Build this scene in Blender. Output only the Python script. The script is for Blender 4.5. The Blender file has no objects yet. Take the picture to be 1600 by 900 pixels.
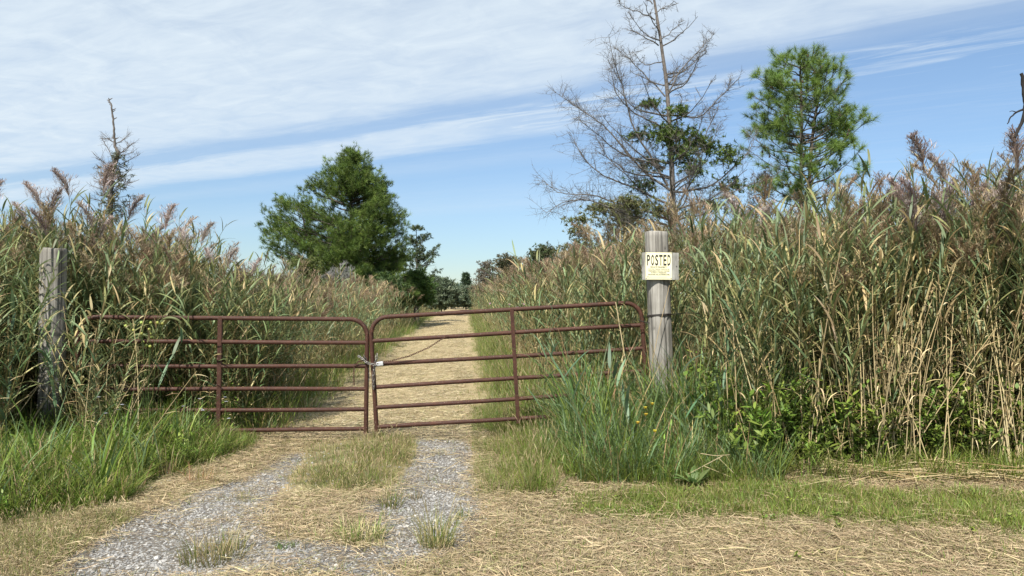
import bpy, math, random
import numpy as np
from mathutils import Vector, Matrix, Euler
sc = bpy.context.scene
R = math.radians
rng = np.random.default_rng(11)
random.seed(11)

# ------------------------------------------------------------------ camera
cam_d = bpy.data.cameras.new('camera')
cam = bpy.data.objects.new('camera', cam_d)
sc.collection.objects.link(cam)
cam_d.sensor_width = 36.0
cam_d.lens = 27.0
cam_d.clip_start = 0.05
cam_d.clip_end = 5000
CAM_H = 1.6
PITCH = R(0.573)
cam.location = (0, 0, CAM_H)
cam.rotation_euler = (R(90) + PITCH, 0, 0)
sc.camera = cam

# ------------------------------------------------------------------ sky, sun, exposure
SUN_TO = Vector((-0.40, -0.90, 0)).normalized()
SUN_EL = R(50)
SUN_AZ = math.atan2(SUN_TO.x, SUN_TO.y)
w = bpy.data.worlds.new('World')
sc.world = w
w.use_nodes = True
nt = w.node_tree
nt.nodes.clear()
def nd(tree, kind, **kw):
    n = tree.nodes.new(kind)
    for k, v in kw.items():
        setattr(n, k, v)
    return n
def lk(tree, a, b):
    tree.links.new(a, b)
def math_node(tree, op, a=None, b=None, c=None, clamp=False):
    n = tree.nodes.new('ShaderNodeMath')
    n.operation = op
    n.use_clamp = clamp
    for i, v in enumerate((a, b, c)):
        if v is None: continue
        if isinstance(v, (int, float)): n.inputs[i].default_value = v
        else: tree.links.new(v, n.inputs[i])
    return n.outputs[0]
def ramp(tree, fac, stops, interp='LINEAR'):
    n = tree.nodes.new('ShaderNodeValToRGB')
    n.color_ramp.interpolation = interp
    e = n.color_ramp.elements
    while len(e) < len(stops): e.new(0.5)
    for i, (p, c) in enumerate(stops):
        e[i].position = p
        e[i].color = (c, c, c, 1) if isinstance(c, (int, float)) else (*c, 1)
    if fac is not None: tree.links.new(fac, n.inputs[0])
    return n.outputs[0]
def maprange(tree, v, a, b, c, d):
    n = tree.nodes.new('ShaderNodeMapRange')
    tree.links.new(v, n.inputs[0])
    for i, q in enumerate((a, b, c, d)): n.inputs[i + 1].default_value = q
    return n.outputs[0]

sky = nd(nt, 'ShaderNodeTexSky', sky_type='NISHITA', sun_disc=False)
sky.sun_elevation = SUN_EL
sky.sun_rotation = SUN_AZ
sky.air_density = 1.0
sky.dust_density = 0.0
sky.ozone_density = 1.8
bg = nd(nt, 'ShaderNodeBackground')
bg.inputs[1].default_value = 0.088
wb = nd(nt, 'ShaderNodeMix', data_type='RGBA', blend_type='MULTIPLY'); wb.inputs[0].default_value = 1
lk(nt, sky.outputs[0], wb.inputs[6]); wb.inputs[7].default_value = (0.98, 0.99, 1.0, 1)
air = nd(nt, 'ShaderNodeMix', data_type='RGBA', blend_type='MULTIPLY'); air.inputs[0].default_value = 1
tcs = nd(nt, 'ShaderNodeTexCoord'); sps = nd(nt, 'ShaderNodeSeparateXYZ'); lk(nt, tcs.outputs['Generated'], sps.inputs[0])
lk(nt, ramp(nt, sps.outputs[2], [(0.0, (0.50, 0.60, 0.72)), (0.10, (0.69, 0.76, 0.86)), (0.25, (0.92, 0.95, 0.98)), (0.5, (1, 1, 1))]), air.inputs[7])
lk(nt, wb.outputs[2], air.inputs[6]); lk(nt, air.outputs[2], bg.inputs[0])
# thin cirrus on a high flat layer: direction -> point on the layer
tc = nd(nt, 'ShaderNodeTexCoord')
sep = nd(nt, 'ShaderNodeSeparateXYZ')
lk(nt, tc.outputs['Generated'], sep.inputs[0])
zc = math_node(nt, 'MAXIMUM', sep.outputs[2], 0.03)
cx = math_node(nt, 'DIVIDE', sep.outputs[0], zc)
cy = math_node(nt, 'DIVIDE', sep.outputs[1], zc)
s_ = math_node(nt, 'ADD', cy, math_node(nt, 'MULTIPLY', cx, 0.65))        # across the bands
t_ = math_node(nt, 'SUBTRACT', cx, math_node(nt, 'MULTIPLY', cy, 0.65))   # along the bands
def cloud_noise(su, tu, scale, detail, rough, off=0.0, dist=0.0):
    cb = nd(nt, 'ShaderNodeCombineXYZ')
    lk(nt, math_node(nt, 'MULTIPLY', s_, su), cb.inputs[0])
    lk(nt, math_node(nt, 'MULTIPLY', t_, tu), cb.inputs[1])
    cb.inputs[2].default_value = off
    n = nd(nt, 'ShaderNodeTexNoise')
    n.inputs['Scale'].default_value = scale
    n.inputs['Detail'].default_value = detail
    n.inputs['Roughness'].default_value = rough
    n.inputs['Distortion'].default_value = dist
    lk(nt, cb.outputs[0], n.inputs['Vector'])
    return n.outputs[0]
n_big = cloud_noise(1.0, 0.35, 0.9, 6, 0.55, 3.1, 0.4)
n_str = cloud_noise(3.2, 0.5, 1.6, 10, 0.66, 7.7, 0.8)
n_fine = cloud_noise(1.6, 1.1, 2.2, 9, 0.62, 1.3, 0.9)
sw = math_node(nt, 'ADD', s_, math_node(nt, 'MULTIPLY', math_node(nt, 'SUBTRACT', n_str, 0.5), 0.55))
sw = math_node(nt, 'ADD', sw, math_node(nt, 'MULTIPLY', math_node(nt, 'SUBTRACT', n_big, 0.5), 0.9))
sn = maprange(nt, sw, -10, 10, 0, 1)
def P_(s): return (s + 10) / 20
band = ramp(nt, sn, [(P_(-6), 0.3), (P_(-2.5), 0.8), (P_(2.4), 0.95), (P_(3.55), 0.85), (P_(3.85), 0.22),
                     (P_(4.08), 0.25), (P_(4.26), 0.80), (P_(4.62), 0.72), (P_(4.95), 0.05), (P_(5.5), 0.20), (P_(6.0), 0.03), (P_(8.3), 0.22), (P_(9.3), 0.06)])
# the veil thins out towards the right of the view (along the bands)
thin = ramp(nt, maprange(nt, t_, -12, 8, 0, 1), [(0.0, 1.0), (0.50, 1.0), (0.60, 0.9), (0.72, 0.75), (1.0, 0.7)])
tex = math_node(nt, 'ADD', math_node(nt, 'MULTIPLY', n_str, 0.55), math_node(nt, 'MULTIPLY', n_fine, 0.75))
tex = maprange(nt, tex, 0.42, 0.85, 0.66, 1.08)
# the second, lower band breaks up into wisps to the right
lowb = maprange(nt, sw, 3.9, 4.15, 0, 1)
wisp = maprange(nt, math_node(nt, 'ADD', maprange(nt, t_, -3.4, -1.6, 1.0, 0.0), math_node(nt, 'MULTIPLY', maprange(nt, n_str, 0.47, 0.66, 0, 1), 0.9)), 0, 1, 0, 1)
lowf = math_node(nt, 'SUBTRACT', 1.0, math_node(nt, 'MULTIPLY', lowb, math_node(nt, 'SUBTRACT', 1.0, wisp)))
fac = math_node(nt, 'MULTIPLY', math_node(nt, 'MULTIPLY', math_node(nt, 'MULTIPLY', band, tex), thin), lowf, clamp=True)
below = maprange(nt, sep.outputs[2], 0.0, 0.10, 0.0, 1.0)
fac = math_node(nt, 'MULTIPLY', fac, below, clamp=True)
cbg = nd(nt, 'ShaderNodeBackground')
cbg.inputs[0].default_value = (0.475, 0.54, 0.595, 1)
cbg.inputs[1].default_value = 1.0
mx = nd(nt, 'ShaderNodeMixShader')
lk(nt, fac, mx.inputs[0]); lk(nt, bg.outputs[0], mx.inputs[1]); lk(nt, cbg.outputs[0], mx.inputs[2])
wo = nd(nt, 'ShaderNodeOutputWorld')
lk(nt, mx.outputs[0], wo.inputs[0])

sun_d = bpy.data.lights.new('sun', 'SUN')
sun_d.energy = 5.0
sun_d.angle = R(0.53)
sun_d.color = (1.0, 0.95, 0.86)
sun = bpy.data.objects.new('sun', sun_d)
sc.collection.objects.link(sun)
to_sun = Vector((SUN_TO.x * math.cos(SUN_EL), SUN_TO.y * math.cos(SUN_EL), math.sin(SUN_EL)))
sun.rotation_euler = to_sun.to_track_quat('Z', 'Y').to_euler()
sun.location = (-20, -14, 30)
sc.view_settings.view_transform = 'Standard'
sc.view_settings.look = 'None'
sc.view_settings.exposure = 0.7
sc.view_settings.gamma = 1.0
sc.cycles.max_bounces = 6
sc.cycles.diffuse_bounces = 3
sc.cycles.transmission_bounces = 4
sc.cycles.glossy_bounces = 2
sc.cycles.use_denoising = True

# ------------------------------------------------------------------ helpers
F = 1200.0
def px(x, Z):            # photograph column -> world x at distance Z
    return (x - 800.0) / F * Z
def pz(y, Z):            # photograph row -> world height at distance Z
    return CAM_H + (462.0 - y) / F * Z
def gnd(x, y):           # photograph point on flat ground -> world x, y
    Z = CAM_H * F / (y - 462.0)
    return ((x - 800.0) / F * Z, Z)

def hgt(x, y):
    x = np.asarray(x, float); y = np.asarray(y, float)
    h = 0.018 * np.sin(1.3 * x + 0.7 * y) + 0.012 * np.sin(3.1 * x - 1.9 * y + 1) + 0.006 * np.sin(7.3 * x + 5.1 * y)
    c = -0.95 - 0.062 * y                  # the track's centre line
    d = x - c
    h = h + 0.035 * np.exp(-(d / 0.35) ** 2) - 0.02 * np.exp(-((np.abs(d) - 0.95) / 0.3) ** 2)
    return h * np.clip(60.0 / np.maximum(y, 1), 0, 1)

def track_c(y): return -0.95 - 0.062 * np.asarray(y, float)
def left_edge(y): return -2.45 - 0.068 * np.asarray(y, float)
def right_edge(y): return 1.05 - 0.066 * np.asarray(y, float)

def setp(o, label=None, cat=None, group=None, kind=None):
    if label: o['label'] = label
    if cat: o['category'] = cat
    if group: o['group'] = group
    if kind: o['kind'] = kind
    return o
def empty(name, loc=(0, 0, 0), rot=(0, 0, 0), **kw):
    o = bpy.data.objects.new(name, None)
    o.empty_display_size = 0.1
    sc.collection.objects.link(o)
    o.location = loc; o.rotation_euler = rot
    return setp(o, **kw)
def copy_tree(o, parent=None):
    c = o.copy()
    sc.collection.objects.link(c)
    c.parent = parent
    for ch in list(o.children): copy_tree(ch, c)
    return c

class MB:
    """collects quads/triangles with a colour per vertex; builds one mesh"""
    def __init__(self):
        self.v = []; self.q = []; self.t = []; self.c = []; self.n = 0
    def add(self, v, quads=None, tris=None, col=(0.5, 0.5, 0.5)):
        v = np.asarray(v, float).reshape(-1, 3)
        self.v.append(v)
        c = np.asarray(col, float)
        if c.ndim == 1: c = np.tile(c, (len(v), 1))
        self.c.append(c.reshape(-1, 3))
        if quads is not None and len(quads): self.q.append(np.asarray(quads, int).reshape(-1, 4) + self.n)
        if tris is not None and len(tris): self.t.append(np.asarray(tris, int).reshape(-1, 3) + self.n)
        self.n += len(v)
        return self
    def ribbons(self, P, W, col, fold=0.0):
        """P (N,S,3) centre lines, W (N,S,3) half width vectors, col (N,3) or (N,S,3)"""
        N, S, _ = P.shape
        v = np.stack([P - W, P + W], 2).reshape(-1, 3)          # N,S,2
        b = (np.arange(N)[:, None] * S + np.arange(S - 1)[None, :]) * 2
        q = np.stack([b, b + 1, b + 3, b + 2], -1).reshape(-1, 4)
        c = np.asarray(col, float)
        if c.ndim == 2: c = np.repeat(c[:, None, :], S, 1)
        if c.ndim == 1: c = np.tile(c, (N, S, 1))
        c = np.repeat(c[:, :, None, :], 2, 2).reshape(-1, 3)
        return self.add(v, quads=q, col=c)
    def tubes(self, P, Rr, col, k=4, cap=True):
        """P (N,S,3), Rr (N,S)"""
        P = np.asarray(P, float)
        if P.ndim == 2: P = P[None]; Rr = np.asarray(Rr, float)[None]
        N, S, _ = P.shape
        T = np.gradient(P, axis=1)
        T /= np.linalg.norm(T, axis=2, keepdims=True) + 1e-9
        ref = np.where(np.abs(T[..., 2:3]) > 0.8, np.array([1.0, 0, 0]), np.array([0, 0, 1.0]))
        m = np.mean(T, 1)
        ref = np.where(np.abs(m[:, None, 2:3]) > 0.75, np.array([1.0, 0.02, 0]), np.array([0, 0.02, 1.0])) * np.ones((N, S, 1))
        A = np.cross(T, ref); A /= np.linalg.norm(A, axis=2, keepdims=True) + 1e-9
        B = np.cross(T, A)
        an = np.arange(k) / k * 2 * np.pi
        v = P[:, :, None] + Rr[..., None, None] * (A[:, :, None] * np.cos(an)[:, None] + B[:, :, None] * np.sin(an)[:, None])
        i = np.arange(N)[:, None, None] * S * k; s = np.arange(S - 1)[None, :, None] * k; j = np.arange(k)[None, None, :]
        j2 = (j + 1) % k
        q = np.stack([i + s + j, i + s + j2, i + s + k + j2, i + s + k + j], -1).reshape(-1, 4)
        c = np.asarray(col, float)
        if c.ndim == 2 and len(c) == N: c = np.repeat(c[:, None, :], S, 1)
        if c.ndim == 1: c = np.tile(c, (N, S, 1))
        c = np.repeat(c[:, :, None, :], k, 2).reshape(-1, 3)
        self.add(v.reshape(-1, 3), quads=q, col=c)
        return self
    def box(self, c, s, col, rot=None):
        v = np.array([[x, y, z] for x in (-.5, .5) for y in (-.5, .5) for z in (-.5, .5)]) * np.array(s)
        if rot is not None: v = v @ np.array(rot.to_matrix()).T
        q = [[0, 1, 3, 2], [4, 6, 7, 5], [0, 4, 5, 1], [2, 3, 7, 6], [0, 2, 6, 4], [1, 5, 7, 3]]
        return self.add(v + np.array(c), quads=q, col=col)
    def mesh(self, name, mat, smooth=True):
        v = np.concatenate(self.v); c = np.concatenate(self.c)
        q = np.concatenate(self.q) if self.q else np.zeros((0, 4), int)
        t = np.concatenate(self.t) if self.t else np.zeros((0, 3), int)
        me = bpy.data.meshes.new(name)
        me.vertices.add(len(v)); me.vertices.foreach_set('co', v.astype(np.float32).ravel())
        nl = len(q) * 4 + len(t) * 3
        me.loops.add(nl)
        me.loops.foreach_set('vertex_index', np.concatenate([q.ravel(), t.ravel()]).astype(np.int32))
        npoly = len(q) + len(t)
        me.polygons.add(npoly)
        st = np.concatenate([np.arange(len(q)) * 4, len(q) * 4 + np.arange(len(t)) * 3]).astype(np.int32)
        me.polygons.foreach_set('loop_start', st)
        me.polygons.foreach_set('use_smooth', np.full(npoly, smooth))
        a = me.attributes.new('col', 'FLOAT_COLOR', 'POINT')
        a.data.foreach_set('color', np.concatenate([c, np.ones((len(c), 1))], 1).astype(np.float32).ravel())
        me.update(calc_edges=True)
        me.materials.append(mat)
        return me
    def build(self, name, mat, parent=None, smooth=True, loc=None, **kw):
        o = bpy.data.objects.new(name, self.mesh(name, mat, smooth))
        sc.collection.objects.link(o)
        o.parent = parent
        if loc is not None: o.location = loc
        return setp(o, **kw)

def norm(a): return a / (np.linalg.norm(a, axis=-1, keepdims=True) + 1e-9)
def lines(base, az, th0, bend, L, S=5, power=1.5, wig=0.0):
    """curved centre lines that start th0 off vertical towards az and bend over"""
    N = len(base)
    t = np.linspace(0, 1, S)
    th = th0[:, None] + bend[:, None] * t[None] ** power
    step = L[:, None] / (S - 1)
    dx = np.sin(th) * np.cos(az)[:, None] * step; dy = np.sin(th) * np.sin(az)[:, None] * step; dz = np.cos(th) * step
    d = np.stack([dx, dy, dz], -1)
    if wig: d = d + rng.normal(0, wig, d.shape) * step[..., None]
    P = np.zeros((N, S, 3)); P[:, 1:] = np.cumsum(d[:, :-1], 1)
    return P + base[:, None]
def widths(P, az, w, prof, twist=None):
    """half width vectors, level and square to az"""
    N, S, _ = P.shape
    a = az[:, None] + np.zeros(S)[None]
    if twist is not None: a = a + twist[:, None] * np.linspace(0, 1, S)[None]
    W = np.stack([-np.sin(a), np.cos(a), np.zeros_like(a)], -1)
    return W * (np.asarray(w)[:, None] * np.asarray(prof)[None])[..., None] * 0.5
def pick_cols(n, cols, weights=None, var=0.15):
    cols = np.array(cols, float)
    i = rng.choice(len(cols), n, p=weights)
    return cols[i] * rng.uniform(1 - var, 1 + var, (n, 1)) * rng.uniform(0.96, 1.04, (n, 3))

# ------------------------------------------------------------------ materials
def new_mat(name):
    m = bpy.data.materials.new(name); m.use_nodes = True
    t = m.node_tree
    return m, t, t.nodes['Principled BSDF'], t.nodes['Material Output']
def leaf_mat(name, trans=0.3, rough=0.5, spec=0.35, var=0.35, hue=0.02, boost=1.0):
    m, t, p, out = new_mat(name)
    at = nd(t, 'ShaderNodeAttribute', attribute_name='col')
    oi = nd(t, 'ShaderNodeObjectInfo')
    hsv = nd(t, 'ShaderNodeHueSaturation')
    lk(t, at.outputs['Color'], hsv.inputs['Color'])
    lk(t, maprange(t, oi.outputs['Random'], 0, 1, (1 - var) * boost, (1 + var) * boost), hsv.inputs['Value'])
    r2 = math_node(t, 'FRACT', math_node(t, 'MULTIPLY', oi.outputs['Random'], 17.31))
    lk(t, maprange(t, r2, 0, 1, 0.5 - hue, 0.5 + hue), hsv.inputs['Hue'])
    lk(t, hsv.outputs[0], p.inputs['Base Color'])
    p.inputs['Roughness'].default_value = rough
    p.inputs['Specular IOR Level'].default_value = spec
    tr = nd(t, 'ShaderNodeBsdfTranslucent')
    lk(t, hsv.outputs[0], tr.inputs['Color'])
    mxs = nd(t, 'ShaderNodeMixShader'); mxs.inputs[0].default_value = trans
    lk(t, p.outputs[0], mxs.inputs[1]); lk(t, tr.outputs[0], mxs.inputs[2])
    lk(t, mxs.outputs[0], out.inputs[0])
    return m
M_leaf = leaf_mat('leaf')
M_grass = leaf_mat('grass_blade', trans=0.35, var=0.3, hue=0.025)
M_straw = leaf_mat('straw', trans=0.12, rough=0.55, spec=0.3, var=0.25, hue=0.008)
M_plume = leaf_mat('plume', trans=0.3, rough=0.8, spec=0.1, var=0.25, hue=0.02)
M_needle = leaf_mat('needle', trans=0.25, rough=0.5, spec=0.3, var=0.0, hue=0.0)
def bark_mat(name, var=0.0):
    m, t, p, out = new_mat(name)
    at = nd(t, 'ShaderNodeAttribute', attribute_name='col')
    ns = nd(t, 'ShaderNodeTexNoise'); ns.inputs['Scale'].default_value = 14; ns.inputs['Detail'].default_value = 6
    tcn = nd(t, 'ShaderNodeTexCoord'); lk(t, tcn.outputs['Object'], ns.inputs['Vector'])
    mm = nd(t, 'ShaderNodeMix', data_type='RGBA', blend_type='MULTIPLY'); mm.inputs[0].default_value = 1
    lk(t, at.outputs['Color'], mm.inputs[6]); lk(t, ramp(t, ns.outputs[0], [(0.3, 0.55), (0.7, 1.3)]), mm.inputs[7])
    lk(t, mm.outputs[2], p.inputs['Base Color'])
    p.inputs['Roughness'].default_value = 0.85
    bp = nd(t, 'ShaderNodeBump'); bp.inputs['Strength'].default_value = 0.5; bp.inputs['Distance'].default_value = 0.02
    lk(t, ns.outputs[0], bp.inputs['Height']); lk(t, bp.outputs[0], p.inputs['Normal'])
    return m
M_bark = bark_mat('bark')

def stone_mat():
    m, t, p, out = new_mat('crushed_stone')
    oi = nd(t, 'ShaderNodeObjectInfo')
    c = ramp(t, oi.outputs['Random'], [(0, (0.15, 0.145, 0.14)), (0.4, (0.24, 0.235, 0.225)), (0.75, (0.31, 0.30, 0.285)), (0.95, (0.40, 0.385, 0.355)), (1, (0.52, 0.50, 0.46))])
    lk(t, c, p.inputs['Base Color'])
    p.inputs['Roughness'].default_value = 0.8
    return m
M_stone = stone_mat()

def ground_mat():
    m, t, p, out = new_mat('ground')
    tcn = nd(t, 'ShaderNodeTexCoord')
    at = nd(t, 'ShaderNodeAttribute', attribute_name='col')   # r gravel, g green, b bare straw
    sp = nd(t, 'ShaderNodeSeparateColor'); lk(t, at.outputs['Color'], sp.inputs[0])
    def noise(scale, detail=6, rough=0.6, sx=1, sy=1):
        mp = nd(t, 'ShaderNodeMapping'); mp.inputs['Scale'].default_value = (sx, sy, 1)
        lk(t, tcn.outputs['Object'], mp.inputs[0])
        n = nd(t, 'ShaderNodeTexNoise'); n.inputs['Scale'].default_value = scale
        n.inputs['Detail'].default_value = detail; n.inputs['Roughness'].default_value = rough
        lk(t, mp.outputs[0], n.inputs['Vector']); return n.outputs[0]
    n1 = noise(3.0); n2 = noise(45, 8, 0.7); n3 = noise(0.8, 4)
    straw = ramp(t, n2, [(0.25, (0.16, 0.115, 0.06)), (0.5, (0.35, 0.28, 0.16)), (0.75, (0.48, 0.395, 0.245))])
    soil = ramp(t, n2, [(0.3, (0.07, 0.05, 0.03)), (0.7, (0.16, 0.12, 0.075))])
    green = ramp(t, n2, [(0.3, (0.035, 0.045, 0.015)), (0.7, (0.12, 0.14, 0.045))])
    def mix(f, a, b):
        q = nd(t, 'ShaderNodeMix', data_type='RGBA')
        if isinstance(f, float): q.inputs[0].default_value = f
        else: lk(t, f, q.inputs[0])
        lk(t, a, q.inputs[6]); lk(t, b, q.inputs[7]); return q.outputs[2]
    def edge(v, amp, lo=0.40, hi=0.60):
        s = math_node(t, 'ADD', v, math_node(t, 'MULTIPLY', math_node(t, 'SUBTRACT', n1, 0.5), amp))
        return maprange(t, s, lo, hi, 0, 1)
    base = mix(edge(sp.outputs[2], 1.0, 0.3, 0.7), soil, straw)
    base = mix(edge(sp.outputs[1], 1.2, 0.35, 0.75), base, green)
    vo = nd(t, 'ShaderNodeTexVoronoi'); vo.inputs['Scale'].default_value = 55
    lk(t, tcn.outputs['Object'], vo.inputs['Vector'])
    ss = nd(t, 'ShaderNodeSeparateColor'); lk(t, vo.outputs['Color'], ss.inputs[0])
    gc = ramp(t, ss.outputs[0], [(0, (0.11, 0.105, 0.10)), (0.5, (0.23, 0.225, 0.21)), (0.85, (0.40, 0.40, 0.39)), (1, (0.58, 0.57, 0.54))])
    gd = mix(ramp(t, vo.outputs['Distance'], [(0.25, 0.0), (0.75, 0.75)]), gc, soil)
    gm = edge(sp.outputs[0], 0.9, 0.42, 0.58)
    col = mix(gm, base, gd)
    lk(t, col, p.inputs['Base Color'])
    p.inputs['Roughness'].default_value = 0.9
    p.inputs['Specular IOR Level'].default_value = 0.15
    bp = nd(t, 'ShaderNodeBump'); bp.inputs['Strength'].default_value = 0.8; bp.inputs['Distance'].default_value = 0.03
    lk(t, n2, bp.inputs['Height']); lk(t, bp.outputs[0], p.inputs['Normal'])
    return m
M_ground = ground_mat()

def wood_mat(name, light=(0.345, 0.33, 0.30), dark=(0.085, 0.078, 0.07), zs=1.0):
    m, t, p, out = new_mat(name)
    tcn = nd(t, 'ShaderNodeTexCoord')
    mp = nd(t, 'ShaderNodeMapping'); mp.inputs['Scale'].default_value = (26, 26, 1.0 * zs)
    lk(t, tcn.outputs['Object'], mp.inputs[0])
    n = nd(t, 'ShaderNodeTexNoise'); n.inputs['Scale'].default_value = 1.6; n.inputs['Detail'].default_value = 9; n.inputs['Roughness'].default_value = 0.65
    lk(t, mp.outputs[0], n.inputs['Vector'])
    b = nd(t, 'ShaderNodeTexNoise'); b.inputs['Scale'].default_value = 3.5; b.inputs['Detail'].default_value = 4
    lk(t, tcn.outputs['Object'], b.inputs['Vector'])
    c1 = ramp(t, n.outputs[0], [(0.33, dark), (0.45, tuple(0.55 * (a + c) for a, c in zip(light, dark))), (0.62, light), (0.8, tuple(1.25 * a for a in light))])
    mm = nd(t, 'ShaderNodeMix', data_type='RGBA', blend_type='MULTIPLY'); mm.inputs[0].default_value = 1
    at = nd(t, 'ShaderNodeAttribute', attribute_name='col')
    m2 = nd(t, 'ShaderNodeMix', data_type='RGBA', blend_type='MULTIPLY'); m2.inputs[0].default_value = 1
    lk(t, c1, m2.inputs[6]); lk(t, at.outputs['Color'], m2.inputs[7])
    lk(t, m2.outputs[2], mm.inputs[6]); lk(t, ramp(t, b.outputs[0], [(0.3, (0.58, 0.56, 0.52)), (0.7, (1.12, 1.12, 1.12))]), mm.inputs[7])
    lk(t, mm.outputs[2], p.inputs['Base Color'])
    p.inputs['Roughness'].default_value = 0.85
    bp = nd(t, 'ShaderNodeBump'); bp.inputs['Strength'].default_value = 0.7; bp.inputs['Distance'].default_value = 0.01
    lk(t, n.outputs[0], bp.inputs['Height']); lk(t, bp.outputs[0], p.inputs['Normal'])
    return m
M_post = wood_mat('weathered_post')
M_board = wood_mat('weathered_board', (0.36, 0.36, 0.34), (0.17, 0.165, 0.15), 4.0)

def gate_mat():
    m, t, p, out = new_mat('rusty_brown_paint')
    tcn = nd(t, 'ShaderNodeTexCoord')
    def nz(s, d=6, r=0.6):
        n = nd(t, 'ShaderNodeTexNoise'); n.inputs['Scale'].default_value = s; n.inputs['Detail'].default_value = d; n.inputs['Roughness'].default_value = r
        lk(t, tcn.outputs['Object'], n.inputs['Vector']); return n.outputs[0]
    a = nz(5); b = nz(38, 8, 0.7); c = nz(90, 3)
    base = ramp(t, a, [(0.3, (0.040, 0.017, 0.011)), (0.6, (0.060, 0.024, 0.015)), (0.8, (0.095, 0.040, 0.025))])
    rust = ramp(t, b, [(0.3, (0.045, 0.02, 0.014)), (0.7, (0.13, 0.055, 0.032))])
    q = nd(t, 'ShaderNodeMix', data_type='RGBA'); lk(t, ramp(t, b, [(0.5, 0.0), (0.68, 0.7)]), q.inputs[0]); lk(t, base, q.inputs[6]); lk(t, rust, q.inputs[7])
    q2 = nd(t, 'ShaderNodeMix', data_type='RGBA'); lk(t, ramp(t, c, [(0.66, 0.0), (0.71, 0.85)]), q2.inputs[0]); lk(t, q.outputs[2], q2.inputs[6]); q2.inputs[7].default_value = (0.40, 0.31, 0.25, 1)
    lk(t, q2.outputs[2], p.inputs['Base Color'])
    lk(t, ramp(t, b, [(0.3, 0.5), (0.7, 0.85)]), p.inputs['Roughness']); p.inputs['Specular IOR Level'].default_value = 0.3
    bp = nd(t, 'ShaderNodeBump'); bp.inputs['Strength'].default_value = 0.3; bp.inputs['Distance'].default_value = 0.004
    lk(t, b, bp.inputs['Height']); lk(t, bp.outputs[0], p.inputs['Normal'])
    return m
M_gate = gate_mat()
def metal_mat(name, c1, c2, metallic=0.6, rough=0.5):
    m, t, p, out = new_mat(name)
    tcn = nd(t, 'ShaderNodeTexCoord')
    n = nd(t, 'ShaderNodeTexNoise'); n.inputs['Scale'].default_value = 60; n.inputs['Detail'].default_value = 5
    lk(t, tcn.outputs['Object'], n.inputs['Vector'])
    lk(t, ramp(t, n.outputs[0], [(0.35, c1), (0.65, c2)]), p.inputs['Base Color'])
    p.inputs['Metallic'].default_value = metallic; p.inputs['Roughness'].default_value = rough
    return m
M_chain = metal_mat('galvanised_chain', (0.10, 0.085, 0.07), (0.32, 0.31, 0.29), 0.6, 0.5)
M_rust = metal_mat('rusty_chain', (0.045, 0.025, 0.018), (0.13, 0.06, 0.035), 0.2, 0.8)
M_steel = metal_mat('padlock_steel', (0.55, 0.56, 0.58), (0.75, 0.76, 0.78), 0.5, 0.35)
def plain(name, c, rough=0.6, var=0.06):
    m, t, p, out = new_mat(name)
    tcn = nd(t, 'ShaderNodeTexCoord')
    n = nd(t, 'ShaderNodeTexNoise'); n.inputs['Scale'].default_value = 12; n.inputs['Detail'].default_value = 5
    lk(t, tcn.outputs['Object'], n.inputs['Vector'])
    lk(t, ramp(t, n.outputs[0], [(0.3, tuple(x * (1 - var) for x in c)), (0.7, tuple(x * (1 + var) for x in c))]), p.inputs['Base Color'])
    p.inputs['Roughness'].default_value = rough
    return m
M_sign = plain('yellow_sign_sheet', (0.82, 0.78, 0.52), 0.5, 0.05)
M_ink = plain('black_ink', (0.02, 0.02, 0.018), 0.6)
M_wire = plain('dark_wire', (0.03, 0.025, 0.022), 0.6)

# ------------------------------------------------------------------ ground zones (corners given on the ground)
def poly(pts): return np.array([gnd(a, b) for a, b in pts])
def patch(x, y, f=1.7): return np.sin(x * f * 1.3 + 1.1 * np.sin(y * f)) + np.sin(y * f * 1.7 + x * .6 * f + 2) + .7 * np.sin(x * 4.1 * f - y * 3.3 * f)
GRAVEL = [poly([(40, 915), (150, 842), (235, 800), (310, 772), (400, 735), (440, 708), (480, 700), (465, 735), (440, 770), (432, 800), (425, 852), (600, 868), (640, 915)]),
          poly([(560, 850), (590, 790), (630, 745), (655, 705), (650, 682), (735, 680), (742, 715), (748, 760), (760, 800), (745, 840), (700, 868), (620, 890)]),
          poly([(560, 792), (610, 770), (650, 760), (690, 790), (640, 812), (560, 815)])]
CROWN = [poly([(440, 775), (470, 735), (480, 700), (520, 685), (655, 683), (650, 705), (630, 745), (600, 765), (520, 785)])]
SPARSE = [poly([(400, 790), (520, 775), (620, 790), (640, 848), (520, 868), (405, 856)])]
LTALL = [poly([(-220, 830), (-60, 828), (60, 808), (190, 790), (235, 760), (330, 725), (400, 700), (395, 664), (-260, 664)])]
LMID = [poly([(190, 800), (260, 768), (330, 750), (420, 720), (470, 690), (400, 672), (330, 700), (240, 745)])]
RTALL = [np.array([(0.35, 8.9), (0.25, 8.2), (0.38, 7.2), (0.55, 6.55), (2.2, 6.4), (2.5, 6.9), (2.1, 8.2), (1.3, 9.2)])]
ROLIVE = [poly([(738, 690), (735, 640), (760, 620), (850, 640), (870, 770), (790, 775), (745, 765)])]
RSTRIP = [poly([(900, 775), (1000, 762), (1240, 756), (1400, 772), (1620, 778), (1900, 790), (1900, 860), (1600, 838), (1300, 815), (1180, 808), (900, 805)])]
def inpoly(P, x, y):
    r = np.zeros(x.shape, bool)
    j = len(P) - 1
    for i in range(len(P)):
        xi, yi = P[i]; xj, yj = P[j]
        c = ((yi > y) != (yj > y)) & (x < (xj - xi) * (y - yi) / (yj - yi + 1e-12) + xi)
        r ^= c; j = i
    return r
def zone(Z, x, y):
    r = np.zeros(np.shape(x), bool)
    for P in Z: r |= inpoly(P, x, y)
    return r
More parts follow.
